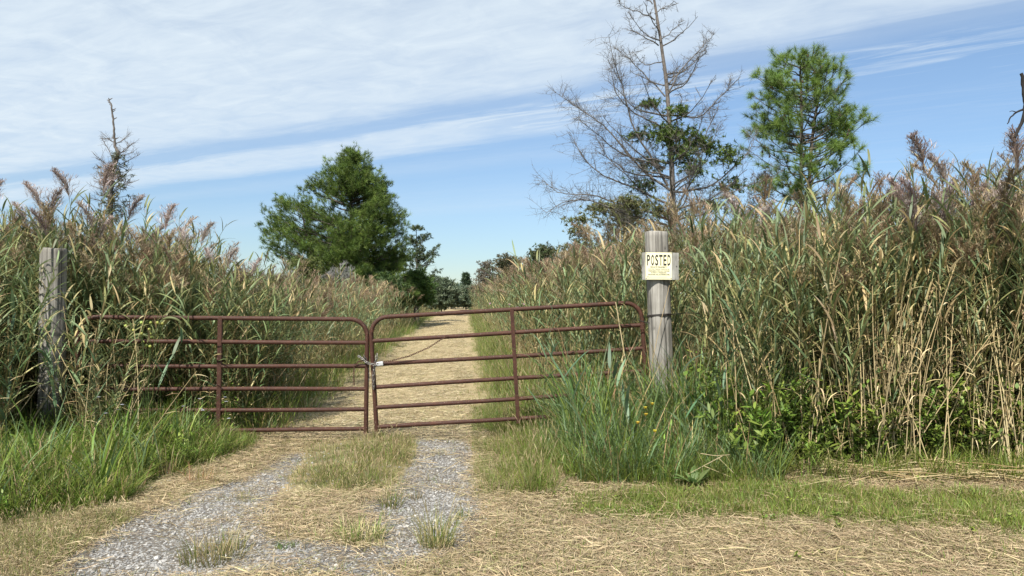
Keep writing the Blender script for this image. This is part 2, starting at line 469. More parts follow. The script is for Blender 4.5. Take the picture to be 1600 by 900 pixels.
def soft(Z, x, y, s=0.09):
    a = np.zeros(np.shape(x))
    rr = np.random.default_rng(3)
    for _ in range(14): 
        dx, dy = rr.normal(0, s, 2)
        a += zone(Z, x + dx, y + dy)
    return a / 14

# ------------------------------------------------------------------ ground sheet
def sheet(name, xs, ys, attr, mat, dz=0.0, **kw):
    X, Y = np.meshgrid(xs, ys)
    Zh = hgt(X, Y) + dz
    v = np.stack([X, Y, Zh], -1).reshape(-1, 3)
    nx, ny = len(xs), len(ys)
    i = (np.arange(ny - 1)[:, None] * nx + np.arange(nx - 1)[None]).ravel()
    q = np.stack([i, i + 1, i + nx + 1, i + nx], -1)
    mb = MB(); mb.add(v, quads=q, col=attr(X.ravel(), Y.ravel()))
    return mb.build(name, mat, **kw)
def ground_attr(x, y):
    g = soft(GRAVEL, x, y)
    gr = np.maximum.reduce([soft(LTALL, x, y, .15), soft(RTALL, x, y, .1), soft(RSTRIP, x, y, .06) * 0.8, soft(ROLIVE, x, y, .1) * .75, soft(CROWN, x, y, .08) * 0.55])
    d = x - track_c(y)
    beyond = np.clip((y - 8.8) / 0.4, 0, 1)
    verge = np.clip((np.abs(d + 0.05) - 1.15) / 0.5, 0, 1)
    gr = np.maximum(gr, beyond * verge * 0.85)
    gr = np.maximum(gr, .42 * (np.tanh(patch(x + 5, y * 1.4, 2.1)) < -.5) * (y < 9))
    straw = 1 - 0.35 * gr
    inside = (x < left_edge(y) - 0.3) & (y > 8.6) | (x > right_edge(y) + 0.6) & (y > 7.2)
    straw = np.where(inside, 0.25, straw)
    return np.stack([g, gr, straw], -1)
xs = np.concatenate([[-700, -300, -120, -60, -30, -18], np.arange(-12, -5.5, 0.3), np.arange(-5.5, 5.5, 0.05), np.arange(5.5, 12.1, 0.3), [18, 30, 60, 120, 300, 700]])
ys = np.concatenate([[-60, -20, -6, -1], np.arange(1.5, 3.6, 0.3), np.arange(3.6, 11, 0.05), np.arange(11, 20, 0.25), np.geomspace(20, 150, 60), [200, 300, 500, 900, 1800]])
ground = sheet('ground', xs, ys, ground_attr, M_ground, kind='structure', label='dry mown ground with gravel ruts and grassy verges')
# mown straw track beyond the gate
def track_sheet():
    yy = np.concatenate([np.arange(9.0, 20, 0.2), np.geomspace(20, 160, 70)])
    k = 13
    u = np.linspace(-1, 1, k)
    hw = 1.0 + 0.10 * np.sin(yy * 0.9) + 0.06 * np.sin(yy * 2.3 + 1)
    hw = hw * np.clip((yy - 8.6) / 2.5, 0.35, 1)
    X = track_c(yy)[:, None] + u[None] * hw[:, None]
    Y = yy[:, None] + 0 * u[None]
    Zh = hgt(X, Y) + 0.012 - 0.02 * np.abs(u[None]) ** 6
    v = np.stack([X, Y, Zh], -1).reshape(-1, 3)
    i = (np.arange(len(yy) - 1)[:, None] * k + np.arange(k - 1)[None]).ravel()
    q = np.stack([i, i + 1, i + k + 1, i + k], -1)
    MB().add(v, quads=q, col=(0.0, 0.0, 1.0)).build('track', M_ground, kind='structure', label='straw covered mown track running straight away behind the gates')
track_sheet()

# ------------------------------------------------------------------ scatter (only for what nobody could count)
def scatter(name, protos, pts, rot, scl, **kw):
    n = len(pts)
    me = bpy.data.meshes.new(name)
    me.vertices.add(n); me.vertices.foreach_set('co', pts.astype(np.float32).ravel())
    for nm, arr in (('rot', rot), ('scl', scl)):
        if arr.ndim == 1: arr = np.repeat(arr[:, None], 3, 1)
        a = me.attributes.new(nm, 'FLOAT_VECTOR', 'POINT'); a.data.foreach_set('vector', arr.astype(np.float32).ravel())
    a = me.attributes.new('pick', 'INT', 'POINT'); a.data.foreach_set('value', rng.integers(0, len(protos), n).astype(np.int32))
    o = bpy.data.objects.new(name, me); sc.collection.objects.link(o)
    g = bpy.data.node_groups.new(name, 'GeometryNodeTree')
    g.interface.new_socket('Geometry', in_out='INPUT', socket_type='NodeSocketGeometry')
    g.interface.new_socket('Geometry', in_out='OUTPUT', socket_type='NodeSocketGeometry')
    gi = nd(g, 'NodeGroupInput'); go = nd(g, 'NodeGroupOutput')
    jn = nd(g, 'GeometryNodeJoinGeometry')
    for p in protos:
        oi = nd(g, 'GeometryNodeObjectInfo'); oi.inputs['Object'].default_value = p; oi.inputs['As Instance'].default_value = True
        lk(g, oi.outputs['Geometry'], jn.inputs[0])
    ip = nd(g, 'GeometryNodeInstanceOnPoints'); ip.inputs['Pick Instance'].default_value = True
    lk(g, gi.outputs[0], ip.inputs['Points']); lk(g, jn.outputs[0], ip.inputs['Instance'])
    def na(nm, ty):
        q = nd(g, 'GeometryNodeInputNamedAttribute', data_type=ty); q.inputs['Name'].default_value = nm
        return q.outputs['Attribute']
    lk(g, na('pick', 'INT'), ip.inputs['Instance Index'])
    e = nd(g, 'FunctionNodeEulerToRotation'); lk(g, na('rot', 'FLOAT_VECTOR'), e.inputs[0]); lk(g, e.outputs[0], ip.inputs['Rotation'])
    lk(g, na('scl', 'FLOAT_VECTOR'), ip.inputs['Scale'])
    lk(g, ip.outputs[0], go.inputs[0])
    o.modifiers.new('scatter', 'NODES').node_group = g
    return setp(o, kind='stuff', **kw)
def proto(mb, name, mat):        # a source shape, used by scatter only
    return bpy.data.objects.new(name, mb.mesh(name, mat))
def rpts(n, x0, x1, y0, y1, keep=None, bias=0.0):
    """random ground points; bias>0 puts more of them near the camera"""
    u = rng.random(n)
    if bias: y = y0 * (y1 / y0) ** u
    else: y = y0 + (y1 - y0) * u
    x = x0 + (x1 - x0) * rng.random(n)
    if keep is not None:
        k = keep(x, y); x = x[k]; y = y[k]
    return np.stack([x, y, hgt(x, y)], -1)
def rrot(n, tilt=0.12, az=None):
    return np.stack([rng.normal(0, tilt, n), rng.normal(0, tilt, n), rng.uniform(0, 6.283, n)], -1)

TAPER = [1, .95, .8, .5, .05]
def tuft(n, rad, L, w, cols, wt=None, lean=(0.05, 0.5), bend=(0.2, 1.2), S=5, prof=TAPER, mat=None, name='tuft', heads=0):
    mb = MB()
    a = rng.uniform(0, 6.283, n); r = rad * np.sqrt(rng.random(n))
    base = np.stack([r * np.cos(a), r * np.sin(a), np.full(n, -0.01)], -1)
    az = a + rng.normal(0, 0.9, n)
    LL = L * rng.uniform(0.45, 1.1, n)
    P = lines(base, az, rng.uniform(*lean, n), rng.uniform(*bend, n), LL, S)
    W = widths(P, az, w * rng.uniform(0.7, 1.3, n), np.interp(np.linspace(0, 1, S), np.linspace(0, 1, len(prof)), prof), rng.normal(0, 1.0, n))
    c = pick_cols(n, cols, wt)
    mb.ribbons(P, W, c)
    if heads:
        a = rng.uniform(0, 6.283, heads)
        base = np.stack([rad * .6 * np.cos(a), rad * .6 * np.sin(a), 0 * a], -1)
        P = lines(base, a, rng.uniform(0.05, .3, heads), rng.uniform(0.1, .7, heads), L * rng.uniform(1.0, 1.35, heads), 6)
        mb.tubes(P, np.full((heads, 6), 0.0012), (0.35, 0.30, 0.16), 3)
        h = np.concatenate([P[:, 4:5], (P[:, 4:5] + P[:, 5:6]) / 2, P[:, 5:6]], 1)
        mb.tubes(h, np.tile([0.002, 0.0045, 0.001], (heads, 1)), (0.42, 0.34, 0.19), 4)
    return mb
GREEN = (0.135, 0.195, 0.03); GREEN2 = (0.20, 0.27, 0.05); DKGREEN = (0.065, 0.105, 0.022); BLUE = (0.145, 0.215, 0.085)
OLIVE = (0.175, 0.18, 0.05); TAN = (0.40, 0.31, 0.155); PALE = (0.56, 0.46, 0.26); BROWN = (0.20, 0.13, 0.065)

# lush grass, left foreground
pr = [proto(tuft(16, 0.10, 0.40, 0.008, [GREEN, GREEN2, DKGREEN, OLIVE, TAN], [.38, .27, .12, .13, .10], (0.05, .8), (.3, 1.9)), 'lush_tuft', M_grass) for _ in range(5)]
p = rpts(6200, -7, -1.3, 4.9, 9.4, lambda x, y: zone(LTALL, x, y) & (rng.random(len(x)) < 0.9))
d = np.clip((p[:, 1] - 5.0) / 3, 0, 1)
gs = np.interp(p[:, 0] + .25 * (p[:, 1] - 8), [-3.9, -2.7], [1, .38]) * (1 + .22 * np.tanh(patch(p[:, 0], p[:, 1], 2.2)))
scatter('tall_grass', pr, p, rrot(len(p), 0.2), gs * (0.6 + 0.5 * d * rng.uniform(.8, 1.2, len(p)) + rng.uniform(0, .25, len(p))), label='lush green tall grass at the foot of the left reeds')
# wide blades among it
pr = [proto(tuft(7, 0.06, 0.60, 0.017, [BLUE, GREEN2, GREEN], [.5, .25, .25], (0.05, .4), (.3, 1.3), S=6), 'wide_tuft', M_grass) for _ in range(4)]
p = rpts(360, -7, -1.9, 5.6, 8.9, lambda x, y: zone(LTALL, x, y) & (x < -3.1))
scatter('wide_bladed_grass', pr, p, rrot(len(p), 0.12), rng.uniform(.6, 1.3, len(p)), label='wide bladed blue green grass among the left verge')
# mid grass on left shoulder, crown and right shoulder
pr_mix = [proto(tuft(13, 0.08, 0.17, 0.0038, [OLIVE, TAN, PALE, GREEN, GREEN2], [.30, .30, .10, .18, .12], (0.05, 1.0), (.2, 1.5), heads=1), 'mixed_tuft', M_grass) for _ in range(5)]
def k_mid(x, y): return (zone(LMID, x, y) & (rng.random(len(x)) < .6)) | zone(CROWN, x, y) | (zone(SPARSE, x, y) & (rng.random(len(x)) < .28))
p = rpts(8500, -4, .6, 4.7, 9.0, lambda x, y: k_mid(x, y) & (patch(x, y, 3.1) > rng.uniform(-2.6, .8, len(x))))
cs = np.clip(.30 + .75 * soft(CROWN, p[:, 0], p[:, 1], .22), .3, 1) * (1 + .28 * np.tanh(patch(p[:, 0], p[:, 1], 3.0)))
scatter('crown_grass', pr_mix, p, rrot(len(p), .2), cs * rng.uniform(.35, 1.0, len(p)), label='half dry grass on the hump between the wheel ruts')
pr_ol = [proto(tuft(16, 0.08, 0.34, 0.0050, [OLIVE, GREEN, TAN, GREEN2], [.34, .26, .14, .26], (0.05, .6), (.2, 1.4), heads=1), 'olive_tuft', M_grass) for _ in range(4)]
p = rpts(3000, -.8, 1.2, 6.2, 11, lambda x, y: zone(ROLIVE, x, y))
scatter('shoulder_grass', pr_ol, p, rrot(len(p), .2), np.clip(.35 + 1.0 * (p[:, 0] + .35), .35, 1) * rng.uniform(.45, 1.05, len(p)), label='olive and tan grass on the right shoulder of the track')
# bluish clump in front of the right gate
pr_blue = [proto(tuft(11, 0.12, 0.95, 0.014, [BLUE, (0.12, 0.185, 0.06), GREEN, (0.19, 0.27, 0.13), TAN, GREEN2], [.20, .16, .18, .18, .10, .18], (0.02, .5), (.2, 1.8), S=7), 'blue_tuft', M_grass) for _ in range(5)]
p = rpts(1250, 0.2, 2.6, 6.3, 9.3, lambda x, y: zone(RTALL, x, y))
front = np.clip((p[:, 1] - 6.3) / 1.2, 0, 1)
edge = np.clip((p[:, 0] - .25) / .5, 0.35, 1)
rot = rrot(len(p), .12)
scatter('blue_green_grass', pr_blue, p, rot, (0.30 + 0.72 * front) * edge * rng.uniform(.5, 1.25, len(p)) * (1 + .15 * np.tanh(patch(p[:, 0], p[:, 1], 2.6))), label='dense blue green long grass leaning over the right gate')
pr = pr_low = [proto(tuft(14, 0.08, 0.30, 0.007, [GREEN2, GREEN, OLIVE], None, (0.05, .6), (.3, 1.4)), 'low_tuft', M_grass) for _ in range(4)]
p = rpts(1500, .1, 2.6, 6.2, 7.6, lambda x, y: zone(RTALL, x, y))
scatter('low_green_grass', pr, p, rrot(len(p), .12), rng.uniform(.5, 1.1, len(p)), label='low bright grass at the foot of the blue green clump')
# bright strip in front of the right reeds
pr = [proto(tuft(16, 0.09, 0.11, 0.005, [GREEN2, GREEN, OLIVE, TAN], [.32, .2, .26, .22], (0.05, 1.0), (.2, 1.5)), 'strip_tuft', M_grass) for _ in range(4)]
p = rpts(12000, 0.2, 7, 4.9, 6.9, lambda x, y: soft(RSTRIP, x, y, .05) > rng.random(len(x)) * .9 + .22 * np.clip(patch(x, y, 2.6), 0, 2))
scatter('verge_grass', pr, p, rrot(len(p), .15), rng.uniform(.35, 1.15, len(p)), label='bright green strip of short grass before the right reeds')
# short patchy grass in the mown hay
pr_short = [proto(tuft(12, 0.09, 0.065, 0.0036, [OLIVE, GREEN, TAN, GREEN2, (.34, .27, .16)], [.26, .16, .24, .12, .22], (0.1, 1.1), (.2, 1.4)), 'short_tuft', M_grass) for _ in range(4)]
def k_hay(x, y): return ~zone(GRAVEL, x, y) & ~zone(LTALL, x, y) & ~zone(CROWN, x, y)
p = rpts(34000, -6, 7, 3.9, 8.6, lambda x, y: k_hay(x, y) & (patch(x, y) > rng.uniform(-2.6, 1.6, len(x))) & (y < np.where(x > .9, 6.9, 9)), bias=1)
scatter('short_grass', pr_short, p, rrot(len(p), .15), rng.uniform(.5, 1.3, len(p)), label='short olive stubble poking through the mown hay')
p = rpts(5000, -5, -2.2, 3.9, 5.6, lambda x, y: k_hay(x, y))
scatter('left_corner_grass', pr_mix, p, rrot(len(p), .2), rng.uniform(.25, .8, len(p)), label='short yellow green grass in the lower left corner')
# hay litter
def litter(n, rad, L, w, cols, wt=None, up=0.12):
    mb = MB()
    base = np.stack([rng.uniform(-rad, rad, n), rng.uniform(-rad, rad, n), rng.uniform(0.0, 0.03, n)], -1)
    az = rng.uniform(0, 6.283, n)
    P = lines(base, az, 1.57 - rng.uniform(-.03, up, n), rng.uniform(-.25, .35, n), L * rng.uniform(.3, 1.2, n), 4, wig=.08)
    W = widths(P, az, w * rng.uniform(.6, 1.5, n), [.8, 1, .9, .4], rng.normal(0, .3, n))
    W[..., 2] += rng.normal(0, .35, (n, 1)) * w * .5
    mb.ribbons(P, W, pick_cols(n, cols, wt, .3)); return mb
HAY = [(.46, .36, .215), (.58, .48, .31), (0.25, 0.18, 0.11), (0.38, 0.30, 0.18), (0.25, 0.24, 0.10)]
pr_lit = [proto(litter(56, .17, .10, .0028, HAY, [.28, .12, .24, .26, .10]), 'hay', M_straw) for _ in range(6)]
p = rpts(15000, -6, 7, 3.9, 9, lambda x, y: k_hay(x, y) & (~zone(RSTRIP, x, y) | (rng.random(len(x)) < .12)) & (patch(x + 5, y * 1.4, 2.1) > rng.uniform(-3.4, .3, len(x))) & (y < np.where(x > .9, 7.0, 9)), bias=1)
scatter('cut_hay', pr_lit, p, rrot(len(p), .05), rng.uniform(.6, 1.3, len(p)), label='brown and straw coloured cut hay strewn over the foreground')
pr_long = [proto(litter(4, .25, .34, .0045, [PALE, TAN], [.6, .4], .08), 'long_straw', M_straw) for _ in range(5)]
p = rpts(330, -6, 7, 3.9, 9, lambda x, y: ~zone(LTALL, x, y) & (y < np.where(x > .9, 6.9, 9)) & (~zone(GRAVEL, x, y) | (rng.random(len(x)) < .35)), bias=1)
scatter('loose_straw', pr_long, p, rrot(len(p), .04), rng.uniform(.5, 1.2, len(p)), label='long pale loose straws lying on hay and gravel')
p = rpts(2600, -5, 1, 4.2, 9, lambda x, y: zone(GRAVEL, x, y) & (patch(x, y, 2.3) > rng.uniform(-1.2, 2.2, len(x))))
scatter('gravel_litter', pr_lit, p, rrot(len(p), .04), rng.uniform(.3, .8, len(p)), label='thin scraps of hay blown across the gravel')
# hay on the track beyond the gate
p = rpts(14000, -7, 1, 8.6, 60, lambda x, y: np.abs(x - track_c(y)) < 1.02 + .1 * np.sin(y * 1.3), bias=1)
pr_gold = [proto(litter(44, .17, .11, .0034, [(.44, .36, .215), (.56, .475, .31), (.30, .24, .145), (.23, .23, .09)], [.38, .22, .24, .16]), 'gold_hay', M_straw) for _ in range(4)]
scatter('track_hay', pr_gold, p, rrot(len(p), .05), rng.uniform(.6, 1.15, len(p)), label='golden cut hay covering the track behind the gates')
p = rpts(6500, -7, 1.5, 8.7, 45, lambda x, y: (np.abs(x - track_c(y)) < 1.3) & ((patch(x, y, 1.1) > rng.uniform(-.2, 1.8, len(x))) | (np.abs(np.abs(x - track_c(y)) - 1.15) < .35)), bias=1)
scatter('track_stubble', pr_short, p, rrot(len(p), .12), rng.uniform(.7, 1.5, len(p)), label='green stubble coming through the hay of the far track')
# flopping verges beyond the gate
pr_verge = [proto(tuft(18, 0.14, 0.62, 0.0085, [GREEN, GREEN2, OLIVE, TAN, BLUE], [.28, .24, .24, .1, .14], (0.1, .6), (.4, 1.7), S=6, heads=1), 'verge_tuft', M_grass) for _ in range(5)]
p = rpts(4600, -9, 0, 8.7, 60, lambda x, y: (x > left_edge(y) - .5) & (x < track_c(y) - 1.05 - .15 * rng.random(len(x))) & (rng.random(len(x)) < .85), bias=1)
near = np.clip((left_edge(p[:, 1]) + .75 - p[:, 0]) / .5, .25, 1)
scatter('left_verge_grass', pr_verge, p, rrot(len(p), .25), near * rng.uniform(.6, 1.15, len(p)), label='long green grass flopping from the left bank onto the track')
p = rpts(6500, -4, 2, 8.7, 70, lambda x, y: (x < right_edge(y) + .4) & (x > track_c(y) + 1.1 + .15 * rng.random(len(x))), bias=1)
near = np.clip((p[:, 0] - track_c(p[:, 1]) - 1.0) / .8, .25, 1.1)
scatter('right_verge_grass', pr_verge, p, rrot(len(p), .15), near * rng.uniform(.6, 1.1, len(p)), label='long grass on the right verge of the far track')

p = rpts(1700, -5, 1, 4.2, 9, lambda x, y: zone(GRAVEL, x, y) & (patch(x + 3, y, 2.9) > rng.uniform(.6, 2.6, len(x))))
scatter('gravel_weeds', pr_mix, p, rrot(len(p), .2), rng.uniform(.2, .75, len(p)), label='sparse short weeds growing through the gravel')
# pebbles
def pebble():
    me = bpy.data.meshes.new('pebble')
    import bmesh
    bm = bmesh.new(); bmesh.ops.create_icosphere(bm, subdivisions=1, radius=1)
    sx, sy, sz = rng.uniform(.6, 1.2), rng.uniform(.5, 1.0), rng.uniform(.35, .7)
    for v in bm.verts:
        k = rng.uniform(.75, 1.15); v.co = Vector((v.co.x * sx * k, v.co.y * sy * k, v.co.z * sz * k))
    bm.to_mesh(me); bm.free(); me.materials.append(M_stone)
    return bpy.data.objects.new('pebble', me)
pr = [pebble() for _ in range(7)]
p = rpts(60000, -5, .8, 4.1, 9, lambda x, y: (soft(GRAVEL, x, y, .13) > rng.random(len(x)) + .36 * np.clip(patch(x, y, 3.4), -.4, 2)), bias=1)
p[:, 2] += 0.001
sz = np.clip(rng.lognormal(math.log(.0060), .5, len(p)), .0025, .026)
scatter('gravel', pr, p, rng.uniform(0, 6.28, (len(p), 3)) * np.array([.1, .1, 1]), sz, label='grey and white crushed stone in the wheel ruts')
p = rpts(2200, -6, 6, 4.1, 9, lambda x, y: k_hay(x, y) & (x < .5), bias=1)
scatter('stray_gravel', pr, p, rng.uniform(0, 6.28, (len(p), 3)) * np.array([.1, .1, 1]), rng.uniform(.004, .012, len(p)), label='stray stones among the hay beside the ruts')

# ------------------------------------------------------------------ reeds
REED_TOP = 2.7
C_STEM_LOW = np.array((0.40, 0.31, 0.15)); C_STEM_UP = np.array((0.15, 0.17, 0.06))
def stem_line(H, lean, az, S=8):
    return lines(np.zeros((1, 3)), np.array([az]), np.array([lean * .3]), np.array([lean]), np.array([H]), S, 1.2)[0]
def add_stem(mb, P, r0=.0050, r1=.0022, low=C_STEM_LOW, up=C_STEM_UP, k=4):
    S = len(P); t = np.linspace(0, 1, S)
    c = low[None] * (1 - np.clip(t * 1.5 - .35, 0, 1))[:, None] + up[None] * np.clip(t * 1.5 - .35, 0, 1)[:, None]
    mb.tubes(P[None], (r0 * (1 - t) + r1 * t)[None], c[None], k)
def leaf_arrays(P, n, t0, t1, L, w, cols, wt, azbase, droop=(.5, 1.6), dry=False):
    S0 = len(P)
    tt = np.linspace(t0, t1, n) + rng.normal(0, .01, n)
    pos = np.stack([np.interp(tt * (S0 - 1), np.arange(S0), P[:, k]) for k in range(3)], -1)
    az = azbase + np.pi * (np.arange(n) % 2) + rng.normal(0, .45, n)
    L_ = L * rng.uniform(.7, 1.15, n) * np.interp(tt, [t0, (t0 + t1) / 2, t1], [.8, 1.1, .75])
    th0 = rng.uniform(.35, .75, n); bd = rng.uniform(*droop, n)
    if dry: th0 += .8; bd += .8
    S = 6
    Pl = lines(pos, az, th0, bd, L_, S, 1.6)
    W = widths(Pl, az, w * rng.uniform(.8, 1.2, n), [.45, .95, 1, .85, .55, .04], rng.normal(0, .5, n))
    return Pl, W, pick_cols(n, cols, wt, .2)
RL = [(0.14, 0.19, 0.085), (0.185, 0.24, 0.12), (0.22, 0.225, 0.09), (0.10, 0.135, 0.055), TAN, (0.36, 0.29, 0.145)]
RW = [.26, .24, .18, .12, .09, .11]
def plume_mb(mb, top, tang_az, size=1.0, nb=44, col=((0.24, 0.165, 0.125), (0.33, 0.25, 0.19), (0.17, 0.115, 0.10))):
    n = nb
    S = 6
    ra = lines(top[None], np.array([tang_az]), np.array([.15]), np.array([.9]), np.array([.30 * size]), S, 1.0)[0]
    mb.tubes(ra[None], np.linspace(.0022, .0008, S)[None] * 1.0, (0.25, 0.2, 0.1), 3)
    t = np.sort(rng.random(n)) * .95
    pos = np.stack([np.interp(t * (S - 1), np.arange(S), ra[:, k]) for k in range(3)], -1)
    az = tang_az + rng.normal(0, 1.25, n)
    L = size * (.15 * (1 - t) ** .7 + .035) * rng.uniform(.7, 1.2, n)
    P = lines(pos, az, rng.uniform(.25, .7, n), rng.uniform(.6, 2.0, n), L, 5, 1.2, wig=.1)
    W = widths(P, az, np.full(n, .0055 * size), [.4, .9, 1, .8, .2], rng.normal(0, 1, n))
    c = pick_cols(n, col, None, .2)
    mb.ribbons(P, W, c)
    # side spikelets
    k = 3
    for j in range(k):
        tt = rng.uniform(.25, .9, n)
        idx = np.clip((tt * 4).astype(int), 0, 3)
        b = P[np.arange(n), idx] * (1 - (tt * 4 - idx))[:, None] + P[np.arange(n), idx + 1] * (tt * 4 - idx)[:, None]
        a2 = az + rng.normal(0, 1.2, n)
        P2 = lines(b, a2, rng.uniform(.3, 1.2, n), rng.uniform(.4, 1.5, n), L * .38, 3, 1, wig=.1)
        mb.ribbons(P2, widths(P2, a2, np.full(n, .0050 * size), [.6, 1, .1], rng.normal(0, 1, n)), c * rng.uniform(.85, 1.2, (n, 1)))
def reed_mb(H=REED_TOP, plume=True, nleaf=14, t0=.28, wl=.021, cols=RL, wt=RW, lean=.18, plcol=None, ll=.40):
    mb = MB(); az = rng.uniform(0, 6.28)
    Hs = H - (.28 if plume else 0)
    P = stem_line(Hs, lean * rng.uniform(.4, 1.3), az)
    add_stem(mb, P)
    Pl, W, c = leaf_arrays(P, nleaf, t0, .98, ll, wl, cols, wt, rng.uniform(0, 6.28))
    mb.ribbons(Pl, W, c)
    if plume: plume_mb(mb, P[-1], az + rng.normal(0, .6), rng.uniform(.95, 1.3), **({'col': plcol} if plcol else {}))
    # dry lower leaves
    Pl, W, c = leaf_arrays(P, 4, .06, .35, .3, .012, [TAN, BROWN, PALE], None, rng.uniform(0, 6.28), dry=True)
    mb.ribbons(Pl, W, c)
    return mb
def cane_mb(H=2.0):
    mb = MB(); az = rng.uniform(0, 6.28)
    P = stem_line(H, rng.uniform(.05, .25), az, 6)
    add_stem(mb, P, .0062, .0038, np.array((0.62, 0.51, 0.30)) * rng.uniform(.8, 1.15), np.array((0.46, 0.36, 0.19)))
    Pl, W, c = leaf_arrays(P, 4, .3, .95, .24, .010, [TAN, PALE, BROWN], None, rng.uniform(0, 6.28), dry=True)
    mb.ribbons(Pl, W, c); return mb
PLB = ((0.27, 0.205, 0.125), (0.35, 0.27, 0.165), (0.22, 0.16, 0.105))
reed_pl = [proto(reed_mb(plcol=PLB), 'reed_source', M_leaf) for _ in range(7)]
reed_gr = [proto(reed_mb(H=2.5, plume=False, nleaf=15, t0=.40), 'reed_source', M_leaf) for _ in range(6)]
reed_dk = [proto(reed_mb(H=2.5, plume=False, nleaf=22, t0=.12, wl=.020, cols=[(0.12, 0.17, 0.065), (0.17, 0.22, 0.09), (0.22, 0.23, 0.09), TAN], wt=[.3, .3, .25, .15]), 'reed_source', M_leaf) for _ in range(5)]
canes = [proto(cane_mb(), 'cane_source', M_straw) for _ in range(6)]
# low bushy reeds (about 1.9 m) for the far left bank
reed_low = [proto(reed_mb(H=1.9, plume=(i % 2 == 0), nleaf=14, t0=.15, ll=.38, plcol=PLB), 'reed_source', M_leaf) for i in range(6)]

def reeds(name, protos, pts, tilt, h, base, **kw):
    h = h * (1 + .05 * np.tanh(patch(pts[:, 0], pts[:, 1], 2.4)) + .04 * np.sin(pts[:, 0] * 9.1 + pts[:, 1] * 4))
    s = h / base; tilt = tilt * 1.35
    scl = np.stack([.5 + .5 * s, .5 + .5 * s, s], -1)
    return scatter(name, protos, pts, rrot(len(pts), tilt), scl, **kw)
def rfront(x):      # front line of the right stand
    return 6.95 + .12 * np.sin(x * 2.1) + .08 * np.sin(x * 5.3) + np.clip((2.1 - x) * .9, 0, 2)
def rheight(x, y):  # height of the right stand
    a = np.interp(x, [1.0, 1.6, 3.2, 3.7, 4.8], [2.0, 2.1, 2.15, 2.3, 2.55])
    d = x - right_edge(y)
    b = 2.2 + np.clip((d - .5) / 2.6, 0, 1) * .85
    k = np.clip((y - 7.6) / 3, 0, 1)
    return np.minimum(a * (1 - k) + b * k, 1.62 + .118 * y + .06 * np.sin(x * 2.3) + np.clip(x - 4.3, 0, 2) * .14)
def kr(x, y): return (y > rfront(x)) & (x > right_edge(y) + .15) & ((y > 8.85) | (x / y > .292 + .01 * np.sin(y * 9))) & ((x - 1.75) ** 2 + (y - 8.5) ** 2 > .6 ** 2)
def kr2(x, y): return kr(x, y) & ((y > 8.85) | (x / y > .365))
def reed_set(n, x0, x1, y0, y1, keep, bias=0): return rpts(n, x0, x1, y0, y1, keep, bias)
# right stand, near part
p = reed_set(860, 1.0, 7.2, 6.9, 9.2, kr)
reeds('right_reeds', reed_gr, p, .10, rheight(p[:, 0], p[:, 1]) * rng.uniform(.66, 1.14, len(p)), 2.5, label='thick front rows of green reeds on the right')
p = reed_set(520, 1.0, 7.2, 7.1, 9.4, kr2)
reeds('right_plumed_reeds', reed_pl, p, .09, rheight(p[:, 0], p[:, 1]) * rng.uniform(.78, 1.14, len(p)), 2.7, label='plumed reeds filling the near right stand')
p = reed_set(1900, 1.3, 7.2, 6.8, 7.7, lambda x, y: kr(x, y) & (x / y > .335) & (patch(x * 1.3, y, 2.0) > rng.uniform(-1.5, 1.2, len(x))))
reeds('dry_canes', canes, p, .13, rng.uniform(1.2, 2.1, len(p)), 2.0, label='bare tan canes crowding the foot of the right reeds')
p = reed_set(2600, -1, 15, 8.8, 17, lambda x, y: kr(x, y) & (x < y * .82 + .8))
k = rng.random(len(p)) < .42
reeds('right_back_plumes', reed_pl, p[k], .10, rheight(p[k, 0], p[k, 1]) * rng.uniform(.85, 1.05, k.sum()), 2.7, label='brown plumed reeds behind the front rows on the right')
reeds('right_back_reeds', reed_gr, p[~k], .10, rheight(p[~k, 0], p[~k, 1]) * rng.uniform(.8, 1.0, (~k).sum()), 2.5, label='green reeds behind the front rows on the right')
p = reed_set(15000, -9, 14, 14, 120, lambda x, y: (x > right_edge(y) + .1) & (x < right_edge(y) + 3.5 + 0.0 * y), bias=1)
reeds('far_right_reeds', reed_pl + reed_gr[:3], p, .10, rng.uniform(1.8, 2.35, len(p)) + np.clip(p[:, 0] - right_edge(p[:, 1]) - .6, 0, 2.2) * .28 + np.where(p[:, 1] > 45, .2, 0), 2.7, label='reeds lining the right side of the track into the distance')
# left stand: near part tall, then low along the track
def kl(x, y): return (x < left_edge(y) - .1 * rng.random(len(x)))
def lheight(x, y): 
    a = np.interp(x, [-6.5, -5.3, -4.6, -3.9, -3.4, -3.0], [2.55, 2.5, 2.35, 1.98, 1.75, 1.65])
    return a
p = reed_set(1900, -9.5, -3.0, 8.7, 11.5, lambda x, y: kl(x, y))
reeds('left_reeds', reed_dk, p, .14, lheight(p[:, 0], p[:, 1]) * rng.uniform(.62, 1.1, len(p)), 2.5, label='dense dark green reeds behind the left gate')
p = reed_set(450, -9.5, -3.6, 8.9, 11.5, lambda x, y: kl(x, y))
reeds('left_plumed_reeds', reed_pl, p, .14, lheight(p[:, 0], p[:, 1]) * rng.uniform(.85, 1.05, len(p)), 2.7, label='plumed reeds rising out of the left stand')
p = reed_set(1100, -6.6, -3.2, 7.5, 8.6, lambda x, y: (x / y < -.543) & ((x / y > -.553) | (x / y < -.662) | (y > 8.6)))
reeds('left_front_reeds', reed_dk + reed_gr[:2], p, .13, np.interp(p[:, 0] / p[:, 1], [-.72, -.63, -.60, -.56, -.535], [2.3, 1.8, 1.0, 1.5, .9]) * rng.uniform(.5, 1.05, len(p)), 2.5, label='reeds in front of and around the left post')
p = reed_set(240, -6.6, -3.6, 7.5, 8.8, lambda x, y: (x < -3.9 - .5 * (y - 8)) & ((y > 8.55) | (x / y < -.64) | (x / y > -.565)))
